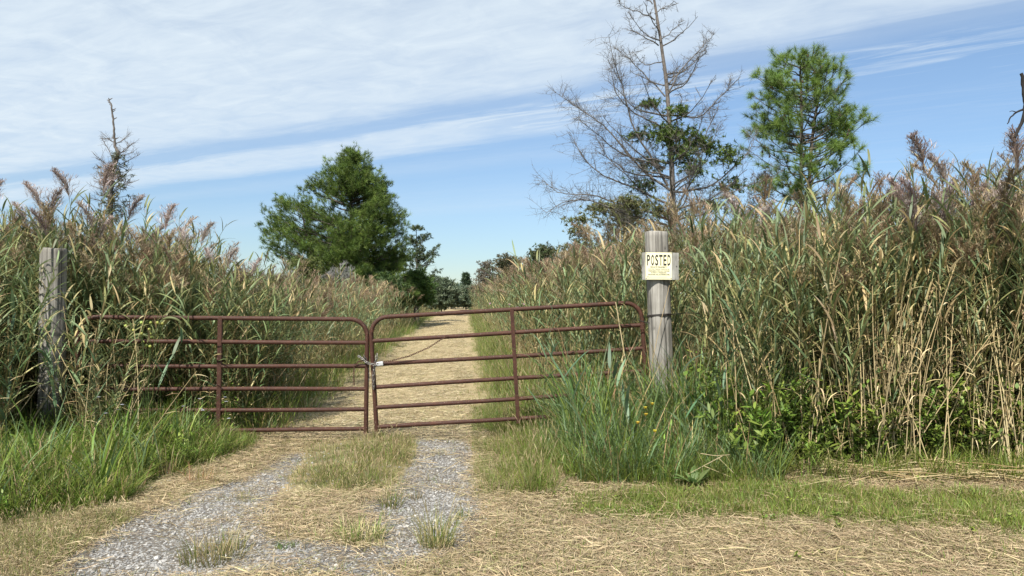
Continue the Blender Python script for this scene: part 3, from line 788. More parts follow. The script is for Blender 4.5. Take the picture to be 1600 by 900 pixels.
reeds('left_dry_canes', canes, p, .3, rng.uniform(.7, 1.6, len(p)), 2.0, label='dry leaning canes round the left post')
p = reed_set(9500, -16, -2, 11, 110, lambda x, y: kl(x, y) & (x > left_edge(y) - np.where(y < 20, 6.5, 3.5)), bias=1)
reeds('far_left_reeds', reed_low, p, .13, rng.uniform(1.35, 2.1, len(p)) + np.where(p[:, 1] > 30, .25, 0), 1.9, label='low reed bank along the left side of the track')

# leafy undergrowth
def sprig(n, H, lw, ll, cols, spread=.8):
    mb = MB()
    ns = 3
    for s in range(ns):
        az0 = rng.uniform(0, 6.28)
        P = lines(np.zeros((1, 3)), np.array([az0]), np.array([rng.uniform(.05, .4)]), np.array([rng.uniform(.1, .7)]), np.array([H * rng.uniform(.6, 1.1)]), 6)[0]
        mb.tubes(P[None], np.linspace(.003, .001, 6)[None], (0.12, 0.14, 0.05), 3)
        m = n // ns
        tt = rng.uniform(.15, 1, m)
        pos = np.stack([np.interp(tt * 5, np.arange(6), P[:, k]) for k in range(3)], -1)
        az = rng.uniform(0, 6.28, m)
        Pl = lines(pos + rng.normal(0, .01, (m, 3)), az, rng.uniform(.5, 1.3, m), rng.uniform(0, .9, m), ll * rng.uniform(.6, 1.2, m), 4)
        mb.ribbons(Pl, widths(Pl, az, np.full(m, lw) * rng.uniform(.7, 1.3, m), [.25, 1, .85, .05], rng.normal(0, .4, m)), pick_cols(m, cols, None, .2))
    return mb
pr_leafy = [proto(sprig(48, .55, .022, .075, [GREEN2, (0.13, 0.22, 0.03), GREEN]), 'leafy_plant', M_leaf) for _ in range(5)]
pr_leafd = [proto(sprig(66, .62, .020, .055, [GREEN, GREEN2, (0.10, 0.15, 0.03)]), 'leafy_plant', M_leaf) for _ in range(5)]
p = reed_set(800, 1.7, 6.4, 6.6, 7.9, lambda x, y: (y > rfront(x) - .12) & (rng.random(len(x)) < np.interp(x, [3.0, 3.8], [.75, .16])) & (patch(x, y, 3.3) > rng.uniform(-2.2, 1, len(x))))
scatter('leafy_plants', pr_leafy, p, rrot(len(p), .22), rng.uniform(.3, 1.5, len(p)), label='bright leafy weeds at the foot of the right reeds')
p = reed_set(3000, 1.4, 7.2, 7.0, 9.2, kr)
scatter('dark_undergrowth', pr_leafd, p, rrot(len(p), .15), rng.uniform(.5, 1.7, len(p)), label='shaded leafy undergrowth between the right canes')
p = reed_set(900, -8, -3.0, 8.8, 11, kl)
scatter('left_undergrowth', pr_leafd, p, rrot(len(p), .15), rng.uniform(.5, 1.3, len(p)), label='leafy undergrowth low in the left reeds')
p = rpts(420, -7, -2.6, 5.2, 8.7, lambda x, y: zone(LTALL, x, y) & (patch(x, y, 1.9) > .2))
scatter('left_leafy_weeds', pr_leafy, p, rrot(len(p), .2), rng.uniform(.35, .75, len(p)), label='small leafy weeds among the lush left grass')
p = rpts(1100, .2, 7, 4.6, 6.9, lambda x, y: (soft(RSTRIP, x, y, .1) * 1.2 + .12 > rng.random(len(x))) & (patch(x, y, 2.9) > .5))
pr_clover = [proto(sprig(30, .07, .018, .022, [GREEN2, GREEN, OLIVE]), 'clover', M_leaf) for _ in range(4)]
scatter('clover', pr_clover, p, rrot(len(p), .5), rng.uniform(.4, 1.0, len(p)), label='low clover leaves in the green strip before the right reeds')
p = rpts(1300, 2.4, 7.2, 6.55, 7.5, lambda x, y: patch(x, y, 2.7) > rng.uniform(-1.5, 1.5, len(x)))
scatter('reed_foot_grass', pr_low, p, rrot(len(p), .2), rng.uniform(.4, 1.3, len(p)), label='light green grass at the foot of the tan canes')
# strewn broken canes on the ground at the right
def lying(n, L):
    mb = MB()
    base = np.stack([rng.uniform(-.35, .35, n), rng.uniform(-.12, .12, n), rng.uniform(.01, .10, n)], -1)
    az = rng.choice([0, np.pi], n) + rng.normal(0, .5, n)
    P = lines(base, az, 1.57 - rng.uniform(-.05, .2, n), rng.uniform(-.05, .3, n), L * rng.uniform(.4, 1.1, n), 4)
    mb.tubes(P, np.tile([.0042, .004, .0035, .0025], (n, 1)), pick_cols(n, [PALE, TAN, (0.5, 0.4, 0.22)], None, .2), 4)
    return mb
pr = [proto(lying(9, .75), 'lying_cane', M_straw) for _ in range(4)]
p = rpts(170, 2.9, 7.2, 6.2, 7.1, lambda x, y: y > 6.75 - np.clip(x - 3, 0, 3) * .13)
scatter('strewn_canes', pr, p, rrot(len(p), .04) * np.array([1, 1, .08]), rng.uniform(.6, 1.1, len(p)), label='pale broken canes strewn at the foot of the right reeds')
p = rpts(900, 2.3, 7.2, 6.1, 7.2, lambda x, y: y > 6.7 - np.clip(x - 3, 0, 3) * .13)
scatter('cane_litter', pr_lit, p, rrot(len(p), .2), rng.uniform(.9, 1.6, len(p)), label='dead leaf litter under the right reeds')

# ------------------------------------------------------------------ farm gates
GL, GR_ = 3.05, 0.025           # gate length, tube radius
RAILS = [1.335, 1.075, .81, .56, .33, .11]
def gate(name, rails=RAILS):
    root = empty(name)
    rc = .19; top = RAILS[0]; bot = .065
    a = np.linspace(0, np.pi / 2, 9)
    left = [(0, 0, bot), (0, 0, (bot + top - rc) / 2), (0, 0, top - rc)] + [(rc - rc * math.cos(t), 0, top - rc + rc * math.sin(t)) for t in a[1:]]
    right = [(GL - x, y, z) for x, y, z in left[::-1]]
    mid = [(GL * t, 0, top) for t in (.3, .5, .7)]
    path = np.array(left + mid + right)
    MB().tubes(path[None], np.full((1, len(path)), GR_), (1, 1, 1), 14).build('frame', M_gate, root)
    for z in RAILS[1:]:
        P = np.stack([np.linspace(.012, GL - .012, 9), np.zeros(9), z + .003 * np.sin(np.linspace(0, 6, 9) + z * 9)], -1)
        MB().tubes(P[None], np.full((1, 9), .0235), (1, 1, 1), 12).build('rail', M_gate, root)
    mb = MB(); mb.box((GL * .52, -.004, (top + RAILS[-1]) / 2 - .02), (.042, .058, top - RAILS[-1] + .06), (1, 1, 1))
    mb.build('brace', M_gate, root, smooth=False)
    for z in (.19, 1.06):
        MB().tubes(np.array([[[GL, 0, z - .035], [GL, 0, z], [GL, 0, z + .035]]]), np.full((1, 3), .033), (1, 1, 1), 12).build('hinge_collar', M_gate, root)
    for x in (0, GL):
        MB().tubes(np.array([[[x, 0, bot - .001], [x, 0, bot + .012]]]), np.full((1, 2), .027), (1, 1, 1), 12).build('foot_cap', M_gate, root)
    return root
g1 = gate('farm_gate')
ang = math.atan2(8.22 - 8.6, px(118, 8.22) - px(572, 8.6))
g1.location = (px(572, 8.6), 8.6, 0.0)
g1.rotation_euler = (0, -R(.7), ang)
setp(g1, label='left rusty brown six rail tube gate leading to the bare post', cat='gate', group='pair of tube gates')
g2 = copy_tree(g1)
g2.location = (px(589.5, 8.6), 8.6, 0.02)
g2.rotation_euler = (0, -R(3.3), R(1.6))
setp(g2, label='right rusty brown tube gate tilted upward to the posted sign post', cat='gate', group='pair of tube gates')

# ------------------------------------------------------------------ posts
def post(name, x, y, H, r, lean, seed, cap=True, **kw):
    rr = np.random.default_rng(seed)
    k, m = 72, 90
    th = np.arange(k) / k * 2 * np.pi
    root = empty(name, (x, y, 0))
    z = np.linspace(-.15, H, m)
    g = np.zeros((m, k)); dark = np.ones((m, k))
    for _ in range(26):           # long drying cracks
        c0 = rr.uniform(0, 2 * np.pi); zc = rr.uniform(0, H); ln = rr.uniform(.25, 1.1); wd = rr.uniform(.03, .07); dp = rr.uniform(.004, .016)
        wob = c0 + .05 * np.sin(z * rr.uniform(2, 5) + rr.uniform(0, 6))
        d = (th[None] - wob[:, None] + np.pi) % (2 * np.pi) - np.pi
        e = np.exp(-(d / wd) ** 2) * np.clip(1.3 - np.abs(z[:, None] - zc) / ln, 0, 1)
        g -= dp * e; dark *= 1 - .72 * np.clip(e, 0, 1)
    for _ in range(5):            # knots
        c0 = rr.uniform(-2.6, -.5); zc = rr.uniform(.5, H - .1)
        d = (th[None] - c0 + np.pi) % (2 * np.pi) - np.pi
        e = np.exp(-((d * r) ** 2 + (z[:, None] - zc) ** 2) / .012 ** 2)
        g -= .01 * e; dark *= 1 - .8 * e
    g += .004 * np.sin(th[None] * 3 + z[:, None] * 1.5) + .003 * np.sin(th[None] * 7 - z[:, None] * 3)
    R_ = r * (1.06 - .06 * z[:, None] / H) + g
    R_[-1] -= .012; 
    zz = z[:, None] + np.zeros((1, k)); zz[-1] += .004 * np.sin(th * 2) ; zz[-2] = zz[-1] - .012
    cx_ = lean[0] * z[:, None] / H; cy_ = lean[1] * z[:, None] / H
    v = np.stack([cx_ + R_ * np.cos(th)[None], cy_ + R_ * np.sin(th)[None], zz], -1).reshape(-1, 3)
    i = np.arange(m - 1)[:, None] * k; j = np.arange(k)[None]
    q = np.stack([i + j, i + (j + 1) % k, i + k + (j + 1) % k, i + k + j], -1).reshape(-1, 4)
    mb = MB(); mb.add(v, quads=q, col=np.repeat(dark.reshape(-1, 1), 3, 1))
    o = mb.build('shaft', M_post, root)
    # top end grain
    ring = v[-k:]
    c = ring.mean(0) + np.array([0, 0, -.002])
    vv = np.concatenate([ring, (ring - c) * .5 + c, c[None]])
    q2 = [[a, (a + 1) % k, k + (a + 1) % k, k + a] for a in range(k)]
    t2 = [[k + a, k + (a + 1) % k, 2 * k] for a in range(k)]
    MB().add(vv, quads=q2, tris=t2, col=np.tile(rr.uniform(.6, 1.0, (len(vv), 1)), (1, 3))).build('post_top', M_post, root, smooth=False)
    return setp(root, **kw)
post('wooden_post', px(80, 8.35), 8.35, pz(388, 8.35), .128, (.03, 0), 5, label='grey weathered round wooden post at left with nothing on it', cat='post', group='gate posts')
XR, YR = px(1036, 8.62), 8.62
post('wooden_post', XR, YR, pz(362, 8.62), .126, (-.075, 0), 8, label='grey weathered round post carrying the yellow posted sign', cat='post', group='gate posts')

# ------------------------------------------------------------------ sign
def text_mesh(txt, h, w, cx_, z, bold=0.0, z_off=0.0):
    """a printed line as a flat mesh, fitted to width w and cap height h"""
    cu = bpy.data.curves.new('lettering', 'FONT'); cu.body = txt; cu.align_x = 'CENTER'; cu.offset = bold; cu.resolution_u = 4
    o = bpy.data.objects.new('tmp_text', cu); sc.collection.objects.link(o)
    dg = bpy.context.evaluated_depsgraph_get(); dg.update()
    me = bpy.data.meshes.new_from_object(o.evaluated_get(dg))
    bpy.data.objects.remove(o)
    co = np.zeros(len(me.vertices) * 3); me.vertices.foreach_get('co', co); co = co.reshape(-1, 3)
    mn, mxx = co.min(0), co.max(0)
    co[:, 0] = (co[:, 0] - (mn[0] + mxx[0]) / 2) / (mxx[0] - mn[0]) * w + cx_
    co[:, 1] = (co[:, 1] - mn[1]) / (mxx[1] - mn[1]) * h + z
    co = np.stack([co[:, 0], np.full(len(co), z_off), co[:, 1]], -1)
    me.vertices.foreach_set('co', co.ravel()); me.update()
    me.materials.clear(); me.materials.append(M_ink)
    return me
ys_ = YR - .145
zs = pz(416, ys_)
sg = empty('posted_sign', (px(1031.5, ys_), ys_, zs), (0, R(.4), R(1.0)), label='yellow POSTED sign nailed over a grey board on the right post', cat='sign')
def slab(name, w_, h_, t_, mat, parent, loc, bend=0.0, jag=0.0, col=(1, 1, 1)):
    k = 13
    X, Z = np.meshgrid(np.linspace(-w_ / 2, w_ / 2, k), np.linspace(-h_ / 2, h_ / 2, k))
    X = X + jag * rng.normal(0, 1, X.shape) * (np.abs(X) > w_ / 2 - 1e-6); Z = Z + jag * rng.normal(0, 1, Z.shape) * (np.abs(Z) > h_ / 2 - 1e-6)
    Y = bend * ((X / w_ * 2) ** 2 - (Z / h_ * 2 < -.8) * .8)
    f = np.stack([X, Y - t_ / 2, Z], -1).reshape(-1, 3); b = np.stack([X, Y + t_ / 2, Z], -1).reshape(-1, 3)
    i = (np.arange(k - 1)[:, None] * k + np.arange(k - 1)[None]).ravel()
    q = np.stack([i, i + 1, i + k + 1, i + k], -1)
    rim = [j for j in range(k)] + [k * j + k - 1 for j in range(1, k)] + [k * (k - 1) + j for j in range(k - 2, -1, -1)] + [k * j for j in range(k - 2, 0, -1)]
    n = k * k
    side = [[rim[j], rim[(j + 1) % len(rim)], n + rim[(j + 1) % len(rim)], n + rim[j]] for j in range(len(rim))]
    return MB().add(np.concatenate([f, b]), quads=np.concatenate([q, q[:, ::-1] + n, np.array(side)]), col=col).build(name, mat, parent, smooth=False, loc=loc)
slab('board', .405, .300, .018, M_board, sg, (0, 0, 0), 0, .0018)
sh = slab('sign_sheet', .290, .298, .0025, M_sign, sg, (-.018, -.0135, .002), -.0012)
def put_text(txt, h, w_, x, z, bold=0.0):
    me = text_mesh(txt, h, w_, x, z, bold, -.0040)
    o = bpy.data.objects.new('lettering', me); sc.collection.objects.link(o); o.parent = sh
    return o
for i, ch in enumerate('POSTED'):
    put_text(ch, .118, .034 if ch != 'T' else .038, -.1145 + i * .0455, .006, .02)
put_text('PRIVATE PROPERTY', .013, .190, 0, -.018, .03)
put_text('HUNTING, FISHING, TRAPPING OR', .011, .235, 0, -.040, .03)
put_text('TRESPASSING FOR ANY PURPOSE', .011, .235, 0, -.060, .03)
put_text('IS STRICTLY FORBIDDEN', .011, .170, 0, -.080, .03)
put_text('VIOLATORS WILL BE PROSECUTED', .011, .240, 0, -.100, .03)
put_text('NAME', .007, .024, -.120, -.120); put_text('ADDRESS', .007, .040, -.112, -.136)
for zz_, x0, x1 in ((-.121, -.10, .09), (-.137, -.085, .125)):
    MB().box(((x0 + x1) / 2, -.0040, zz_), (x1 - x0, .0004, .0014), (1, 1, 1)).build('ruled_line', M_ink, sh, smooth=False)
for x, z in ((-.155, .14), (.118, .14), (-.155, -.135), (.118, -.135), (.18, .0)):
    P = np.array([[[x, -.010, z], [x, -.0155, z], [x, -.0175, z]]])
    MB().tubes(P, np.array([[.004, .006, .002]]), (1, 1, 1), 8).build('nail', M_wire, sg)

# wire wound round the right post, and a stub of fence wire beyond it
def ring_wire(name, z0, turns, r, tilt, rad=.006, **kw):
    t = np.linspace(0, 2 * np.pi * turns, 40 * turns)
    P = np.stack([r * np.cos(t), r * np.sin(t), z0 + tilt * np.cos(t + 1) + .012 * t / 6.28], -1)
    o = MB().tubes(P[None], np.full((1, len(t)), rad), (1, 1, 1), 5).build(name, M_wire, loc=(XR - .075 * z0 / 2.3, YR, 0))
    return setp(o, **kw)
ring_wire('wire_loop', pz(495, 8.6), 2, .134, .012, label='dark wire wound round the post below the posted sign', cat='wire')
t = np.linspace(0, 1, 20)
P = np.stack([px(1048, 8.6) + t * .45, 8.6 + t * .5, pz(492, 8.6) + .015 * np.sin(t * 3) + 0 * t], -1)
setp(MB().tubes(P[None], np.full((1, 20), .004), (1, 1, 1), 5).build('fence_wire', M_wire), label='thin fence wire running right from the posted post into the reeds', cat='wire')
t = np.linspace(0, 1, 16)
P = np.stack([px(996, 8.6) + t * .36, 8.55 + t * .0 + .02 * np.sin(t * 3.14), pz(500, 8.6) + .04 * t - .05 * np.sin(t * 3.14)], -1)
setp(MB().tubes(P[None], np.full((1, 16), .006), (1, 1, 1), 6).build('hinge_wire', M_wire), label='short slack wire tying the right gate to its post', cat='wire')

# ------------------------------------------------------------------ chains and padlock
def link_mesh(a, b, r, mat):      # a: half length, b: half width
    t = np.arange(14) / 14 * 2 * np.pi
    c = np.stack([np.clip(np.cos(t) * a * 1.25, -a, a), np.sin(t) * b, 0 * t], -1)
    T = np.roll(c, -1, 0) - np.roll(c, 1, 0); T = norm(T)
    Nn = np.cross(T, np.array([0, 0, 1.0]))
    k = 6; an = np.arange(k) / k * 2 * np.pi
    v = c[:, None] + r * (Nn[:, None] * np.cos(an)[None, :, None] + np.array([0, 0, 1.0]) * np.sin(an)[None, :, None])
    i = np.arange(14)[:, None]; j = np.arange(k)[None]
    q = np.stack([i * k + j, i * k + (j + 1) % k, ((i + 1) % 14) * k + (j + 1) % k, ((i + 1) % 14) * k + j], -1).reshape(-1, 4)
    return MB().add(v.reshape(-1, 3), quads=q).mesh('chain_link', mat)
def resample(P, step):
    P = np.array(P, float); d = np.concatenate([[0], np.cumsum(np.linalg.norm(np.diff(P, axis=0), axis=1))])
    # smooth through the points
    u = np.linspace(0, d[-1], 200)
    Q = np.stack([np.interp(u, d, P[:, k]) for k in range(3)], -1)
    for _ in range(6): Q[1:-1] = (Q[:-2] + Q[1:-1] * 2 + Q[2:]) / 4
    d = np.concatenate([[0], np.cumsum(np.linalg.norm(np.diff(Q, axis=0), axis=1))])
    u = np.arange(0, d[-1], step)
    return np.stack([np.interp(u, d, Q[:, k]) for k in range(3)], -1)
def chain(name, P, me, step, **kw):
    root = empty(name, P[0], **kw)
    Q = resample(P, step)
    for i in range(len(Q) - 1):
        o = bpy.data.objects.new('chain_link', me); sc.collection.objects.link(o); o.parent = root
        dvec = Vector(Q[i + 1] - Q[i]); m = dvec.to_track_quat('X', 'Z').to_matrix().to_4x4() @ Matrix.Rotation(R(90 * (i % 2) + 25), 4, 'X')
        m.translation = Vector((Q[i] + Q[i + 1]) / 2) - Vector(P[0])
        o.matrix_local = m
    return root
def gp(x, y, Z=8.55): return (px(x, Z), Z, pz(y, Z))
lm = link_mesh(.021, .0125, .0042, M_chain); lr = link_mesh(.015, .008, .0028, M_rust)
chain('chain', [gp(560, 556, 8.60), gp(566, 560, 8.55), gp(572, 566, 8.53), gp(580, 569, 8.53), gp(589, 570, 8.53), gp(594, 568, 8.54)], lm, .030, label='galvanised chain drawn across both gate uprights to the padlock', cat='chain')
chain('chain', [gp(589, 553, 8.56), gp(588, 562, 8.545), gp(585, 575, 8.545), gp(583.5, 590, 8.545), gp(584, 608, 8.55)], lm, .030, label='chain end hanging down the left upright of the right gate', cat='chain')
chain('chain', [gp(569, 556, 8.56), gp(575, 572, 8.60), gp(576, 586, 8.60), gp(575, 599, 8.60)], lm, .030, label='chain end hanging in the gap between the gates', cat='chain')
chain('rusty_chain', [gp(589, 566, 8.56), gp(610, 564, 8.55), gp(640, 556, 8.55), gp(670, 543, 8.55), gp(690, 530, 8.56), gp(700, 524, 8.58)], lr, .022, label='thin rusty chain sagging from the padlock up to the second rail', cat='chain')
chain('rusty_chain', [gp(570, 562, 8.56), gp(560, 565, 8.55), gp(553.5, 572, 8.55), gp(553, 585, 8.55), gp(553.5, 602, 8.56)], lr, .022, label='short rusty chain dangling over a rail of the left gate', cat='chain')
pl = empty('padlock', gp(595, 568, 8.51), (0, R(-4), R(8)), label='small silver padlock on the chain between the gates', cat='padlock')
mb = MB(); mb.box((0, 0, 0), (.054, .026, .044), (1, 1, 1)); o = mb.build('lock_body', M_steel, pl, smooth=False)
bv = o.modifiers.new('bevel', 'BEVEL'); bv.width = .005; bv.segments = 2
a = np.linspace(0, np.pi, 10)
P = np.array([(-.012 , 0, .02)] + [(-.012 * 0 - .016 * math.cos(t), 0, .030 + .018 * math.sin(t)) for t in a] + [(.016, 0, .02)])
P = P[:, [2, 1, 0]] * np.array([-1, 1, 1])       # shackle points left along the chain
MB().tubes(P[None], np.full((1, len(P)), .0042), (1, 1, 1), 8).build('shackle', M_steel, pl)

# ------------------------------------------------------------------ trees
def polytube(mb, pts, r0, r1, col, k=6, n=14, wob=0.0):
    P = np.array(pts, float)
    d = np.concatenate([[0], np.cumsum(np.linalg.norm(np.diff(P, axis=0), axis=1))])
    u = np.linspace(0, d[-1], n)
    Q = np.stack([np.interp(u, d, P[:, i]) for i in range(3)], -1)
    for _ in range(1): Q[1:-1] = (Q[:-2] + Q[1:-1] * 2 + Q[2:]) / 4
    if wob: Q[1:] += np.cumsum(rng.normal(0, wob, Q[1:].shape), 0)
    rr = r0 + (r1 - r0) * (u / d[-1]) ** .8
    mb.tubes(Q[None], rr[None], col, k)
    return Q, rr
def twigs_on(mb, Q, n, L, r, col, up=.3, spread=1.0, t0=.15, S=5, sub=0, droop=0.0, collect=None, subL=.4):
    """n twigs along a branch line"""
    t = t0 + (1 - t0) * rng.random(n)
    m = len(Q) - 1
    b = np.stack([np.interp(t * m, np.arange(m + 1), Q[:, k]) for k in range(3)], -1)
    i = np.clip((t * m).astype(int), 0, m - 1)
    T = norm(Q[i + 1] - Q[i])
    d = norm(T * rng.uniform(.3, 1.0, (n, 1)) + rng.normal(0, 1, (n, 3)) * spread * np.array([1, 1, .75]) * .6 + np.array([0, 0, up]))
    LL = L * rng.uniform(.4, 1.2, n) * (1.15 - .6 * t)
    s = np.linspace(0, 1, S)
    curve = norm(rng.normal(0, 1, (n, 3))) * .22 + np.array([0, 0, .15 - droop])
    P = b[:, None] + d[:, None] * s[None, :, None] * LL[:, None, None] + curve[:, None] * (s ** 2)[None, :, None] * LL[:, None, None]
    P[:, 1:] += rng.normal(0, .02, P[:, 1:].shape) * LL[:, None, None]
    mb.tubes(P, np.tile(np.linspace(r, r * .35, S), (n, 1)), col, 3)
    if collect is not None: collect.append(P)
    if sub:
        for q in P:
            twigs_on(mb, q, sub, L * subL, r * .55, col, up, spread, .25, 4, 0, droop, collect)
def needles(mb, C, D, n, L, w, cols, wt=None, spread=.9, base=.5, tone=None):
    """bundles of needles: centre C (N,3), direction D (N,3), n needles each"""
    N = len(C)
    c0 = pick_cols(N, cols, wt, .22)
    if tone is not None: c0 = c0 * tone[:, None]
    b = np.repeat(C, n, 0); d = np.repeat(D, n, 0)
    st = rng.uniform(-base, .1, (N * n, 1)) * L
    v = norm(d + rng.normal(0, 1, (N * n, 3)) * spread)
    b = b + d * st
    LL = (L * rng.uniform(.6, 1.1, N * n))[:, None]
    sd = norm(np.cross(v, rng.normal(0, 1, v.shape))) * w / 2
    tip = b + v * LL + np.array([0, 0, -.08]) * LL
    V = np.stack([b - sd, b + sd, tip], 1).reshape(-1, 3)
    t = np.arange(N * n * 3).reshape(-1, 3)
    mb.add(V, tris=t, col=np.repeat(np.repeat(c0, n, 0), 3, 0) * np.repeat(rng.uniform(.85, 1.15, (N * n, 1)), 3, 0))
def prof(tab, z):
    tab = np.array(tab); return np.interp(z, tab[:, 0], tab[:, 1]), np.interp(z, tab[:, 0], tab[:, 2])

# ---- big pine on the left
def left_pine():
    Z = 38.0; X0 = px(548, Z); s = Z / F
    root = empty('pine_tree', (X0, Z, 0), label='big dense dark green pine behind the left reeds', cat='tree')
    tabp = [(234, 2, 3), (245, 12, 12), (262, 26, 26), (280, 46, 46), (292, 58, 52), (302, 98, 56), (315, 112, 66), (330, 122, 76), (355, 126, 80), (385, 124, 82), (405, 128, 88), (425, 130, 84), (445, 130, 84), (462, 122, 84), (476, 110, 80)]
    tab = np.array([(CAM_H + (462 - y) * s, a * s, b * s) for y, a, b in tabp][::-1])
    bark = MB(); needle = MB()
    H = tab[-1, 0]
    tr, _ = polytube(bark, [(0.3, 0, -.2), (.25, 0, 2), (.05, 0, 5), (0, .1, 7), (0, 0, H)], .24, .03, (.10, .08, .065), 8, 16, .01)
    polytube(bark, [(-1.6, .3, -.2), (-1.7, .3, 1.8), (-2.1, .2, 4), (-2.5, 0, 6.2)], .17, .03, (.10, .08, .065), 7, 12, .02)
    C = []; D = []; TONE = []
    for i in range(270):
        z = 1.3 + (H - 1.45) * (1 - rng.random() ** .95)
        ph = rng.uniform(0, 2 * np.pi)
        a, b = prof(tab, z)
        Rr = (b if math.cos(ph) > 0 else a); side = abs(math.cos(ph)); Rr = (Rr * side + (a + b) / 2 * (1 - side)) * rng.uniform(.78, 1.03)
        zt = z; zb = max(.8, z - .38 * Rr)
        tip = np.array([Rr * math.cos(ph), Rr * math.sin(ph), zt])
        bx = np.interp(zb, [0, 5, H], [.2, .05, 0])
        m = np.array([tip[0] * .55, tip[1] * .55, zb + (zt - zb) * .38])
        Q, _ = polytube(bark, [(bx, 0, zb), m, tip], .05, .012, (.09, .075, .06), 4, 8, .03)
        # foliage clumps along the outer part with side shoots
        nc = int(4 + 11 * Rr / 3)
        t = 1 - .75 * rng.random(nc) ** 1.9
        p = np.stack([np.interp(t * 7, np.arange(8), Q[:, k]) for k in range(3)], -1)
        off = rng.normal(0, 1, (nc, 3)) * np.array([.26, .26, .16])
        p = p + off + np.array([0, 0, .08])
        for q in p:
            k = rng.integers(5, 9)
            c = q + rng.normal(0, .105, (k, 3)) * [1, 1, .8]; C.append(c); TONE.append(np.full(k, rng.uniform(.68, 1.35)))
            out = norm(np.array([q[0], q[1], 0])) * .6 + np.array([0, 0, .8])
            D.append(norm(out + rng.normal(0, .35, (k, 3))))
    C = np.concatenate(C); D = np.concatenate(D)
    needles(needle, C, D, 20, .23, .013, [(.085, .135, .028), (.12, .175, .036), (.16, .215, .046), (.055, .095, .022)], [.35, .35, .15, .15], .62, tone=np.concatenate(TONE))
    bark.build('trunk', M_bark, root); needle.build('crown', M_needle, root, smooth=False, kind='stuff')
left_pine()

# ---- open pine on the right (two stems)
def right_pine():
    Z = 20.0; X0 = px(1260, Z); s = Z / F
    root = empty('pine_tree', (X0, Z, 0), label='bright green long needled pine with two bare stems beside the dead tree', cat='tree')
    tabp = [(84, 30, 30), (98, 66, 56), (118, 80, 72), (140, 86, 88), (160, 92, 90), (185, 92, 94), (210, 90, 94), (235, 92, 96), (260, 86, 92), (285, 66, 112), (300, 40, 116), (316, 10, 70)]
    tab = np.array([(CAM_H + (462 - y) * s, a * s, b * s) for y, a, b in tabp][::-1])
    bark = MB(); needle = MB(); cone = MB()
    H = tab[-1, 0]
    def q(x, y, d=0.0): return ((x - 1255) * s, d, CAM_H + (462 - y) * s)
    T1, _ = polytube(bark, [q(1247, 540, 0), q(1246, 330, 0), q(1247, 250), q(1248, 170), q(1246, 110)], .085, .03, (.075, .06, .05), 8, 18, .004)
    T2, _ = polytube(bark, [q(1268, 540, .5), q(1270, 330, .5), q(1273, 240, .5), q(1278, 190, .5), q(1285, 140, .4)], .10, .035, (.17, .14, .115), 8, 18, .004)
    C = []; D = []
    for i in range(138):
        z = tab[0, 0] + (H - tab[0, 0]) * rng.random() ** .72
        ph = rng.uniform(0, 2 * np.pi)
        a, b = prof(tab, z)
        side = abs(math.cos(ph)); Rr = ((b if math.cos(ph) > 0 else a) * side + (a + b) / 2 * (1 - side)) * rng.uniform(.55, 1.0)
        T = T1 if rng.random() < .55 else T2
        zb = z - .45 * Rr - .1
        bx = np.interp(zb, T[:, 2], T[:, 0]); by = np.interp(zb, T[:, 2], T[:, 1])
        tip = np.array([Rr * math.cos(ph), .25 + Rr * math.sin(ph), z])
        m = np.array([bx + (tip[0] - bx) * .55, by + (tip[1] - by) * .55, zb + (z - zb) * .3])
        Q, _ = polytube(bark, [(bx, by, zb), m, tip], .020, .006, (.08, .065, .05), 4, 8, .02)
        C.append(Q[-1:]); D.append(norm(Q[-1:] - Q[-3:-2] + np.array([0, 0, .1])))
        col = []
        twigs_on(bark, Q, rng.integers(3, 7), .42, .007, (.09, .07, .05), .25, 1.0, .45, 4, collect=col)
        for Pq in col:
            C.append(Pq[:, -1]); D.append(norm(Pq[:, -1] - Pq[:, -2] + np.array([0, 0, .05])))
        if rng.random() < .22:
            for _ in range(2):
                c = Q[-2] + rng.normal(0, .05, 3)
                cone.tubes(np.array([[c, c + (0, 0, .04), c + (0, 0, .085)]]), np.array([[.012, .028, .006]]), (.07, .04, .025), 6)
    C = np.concatenate(C); D = np.concatenate(D)
    needles(needle, C, D, 74, .24, .0078, [(.15, .235, .045), (.12, .19, .045), (.19, .275, .06), (.085, .135, .04)], [.4, .3, .2, .1], .95, .35)
    bark.build('trunk', M_bark, root); needle.build('crown', M_needle, root, smooth=False, kind='stuff'); cone.build('pine_cones', M_bark, root, kind='stuff')
right_pine()

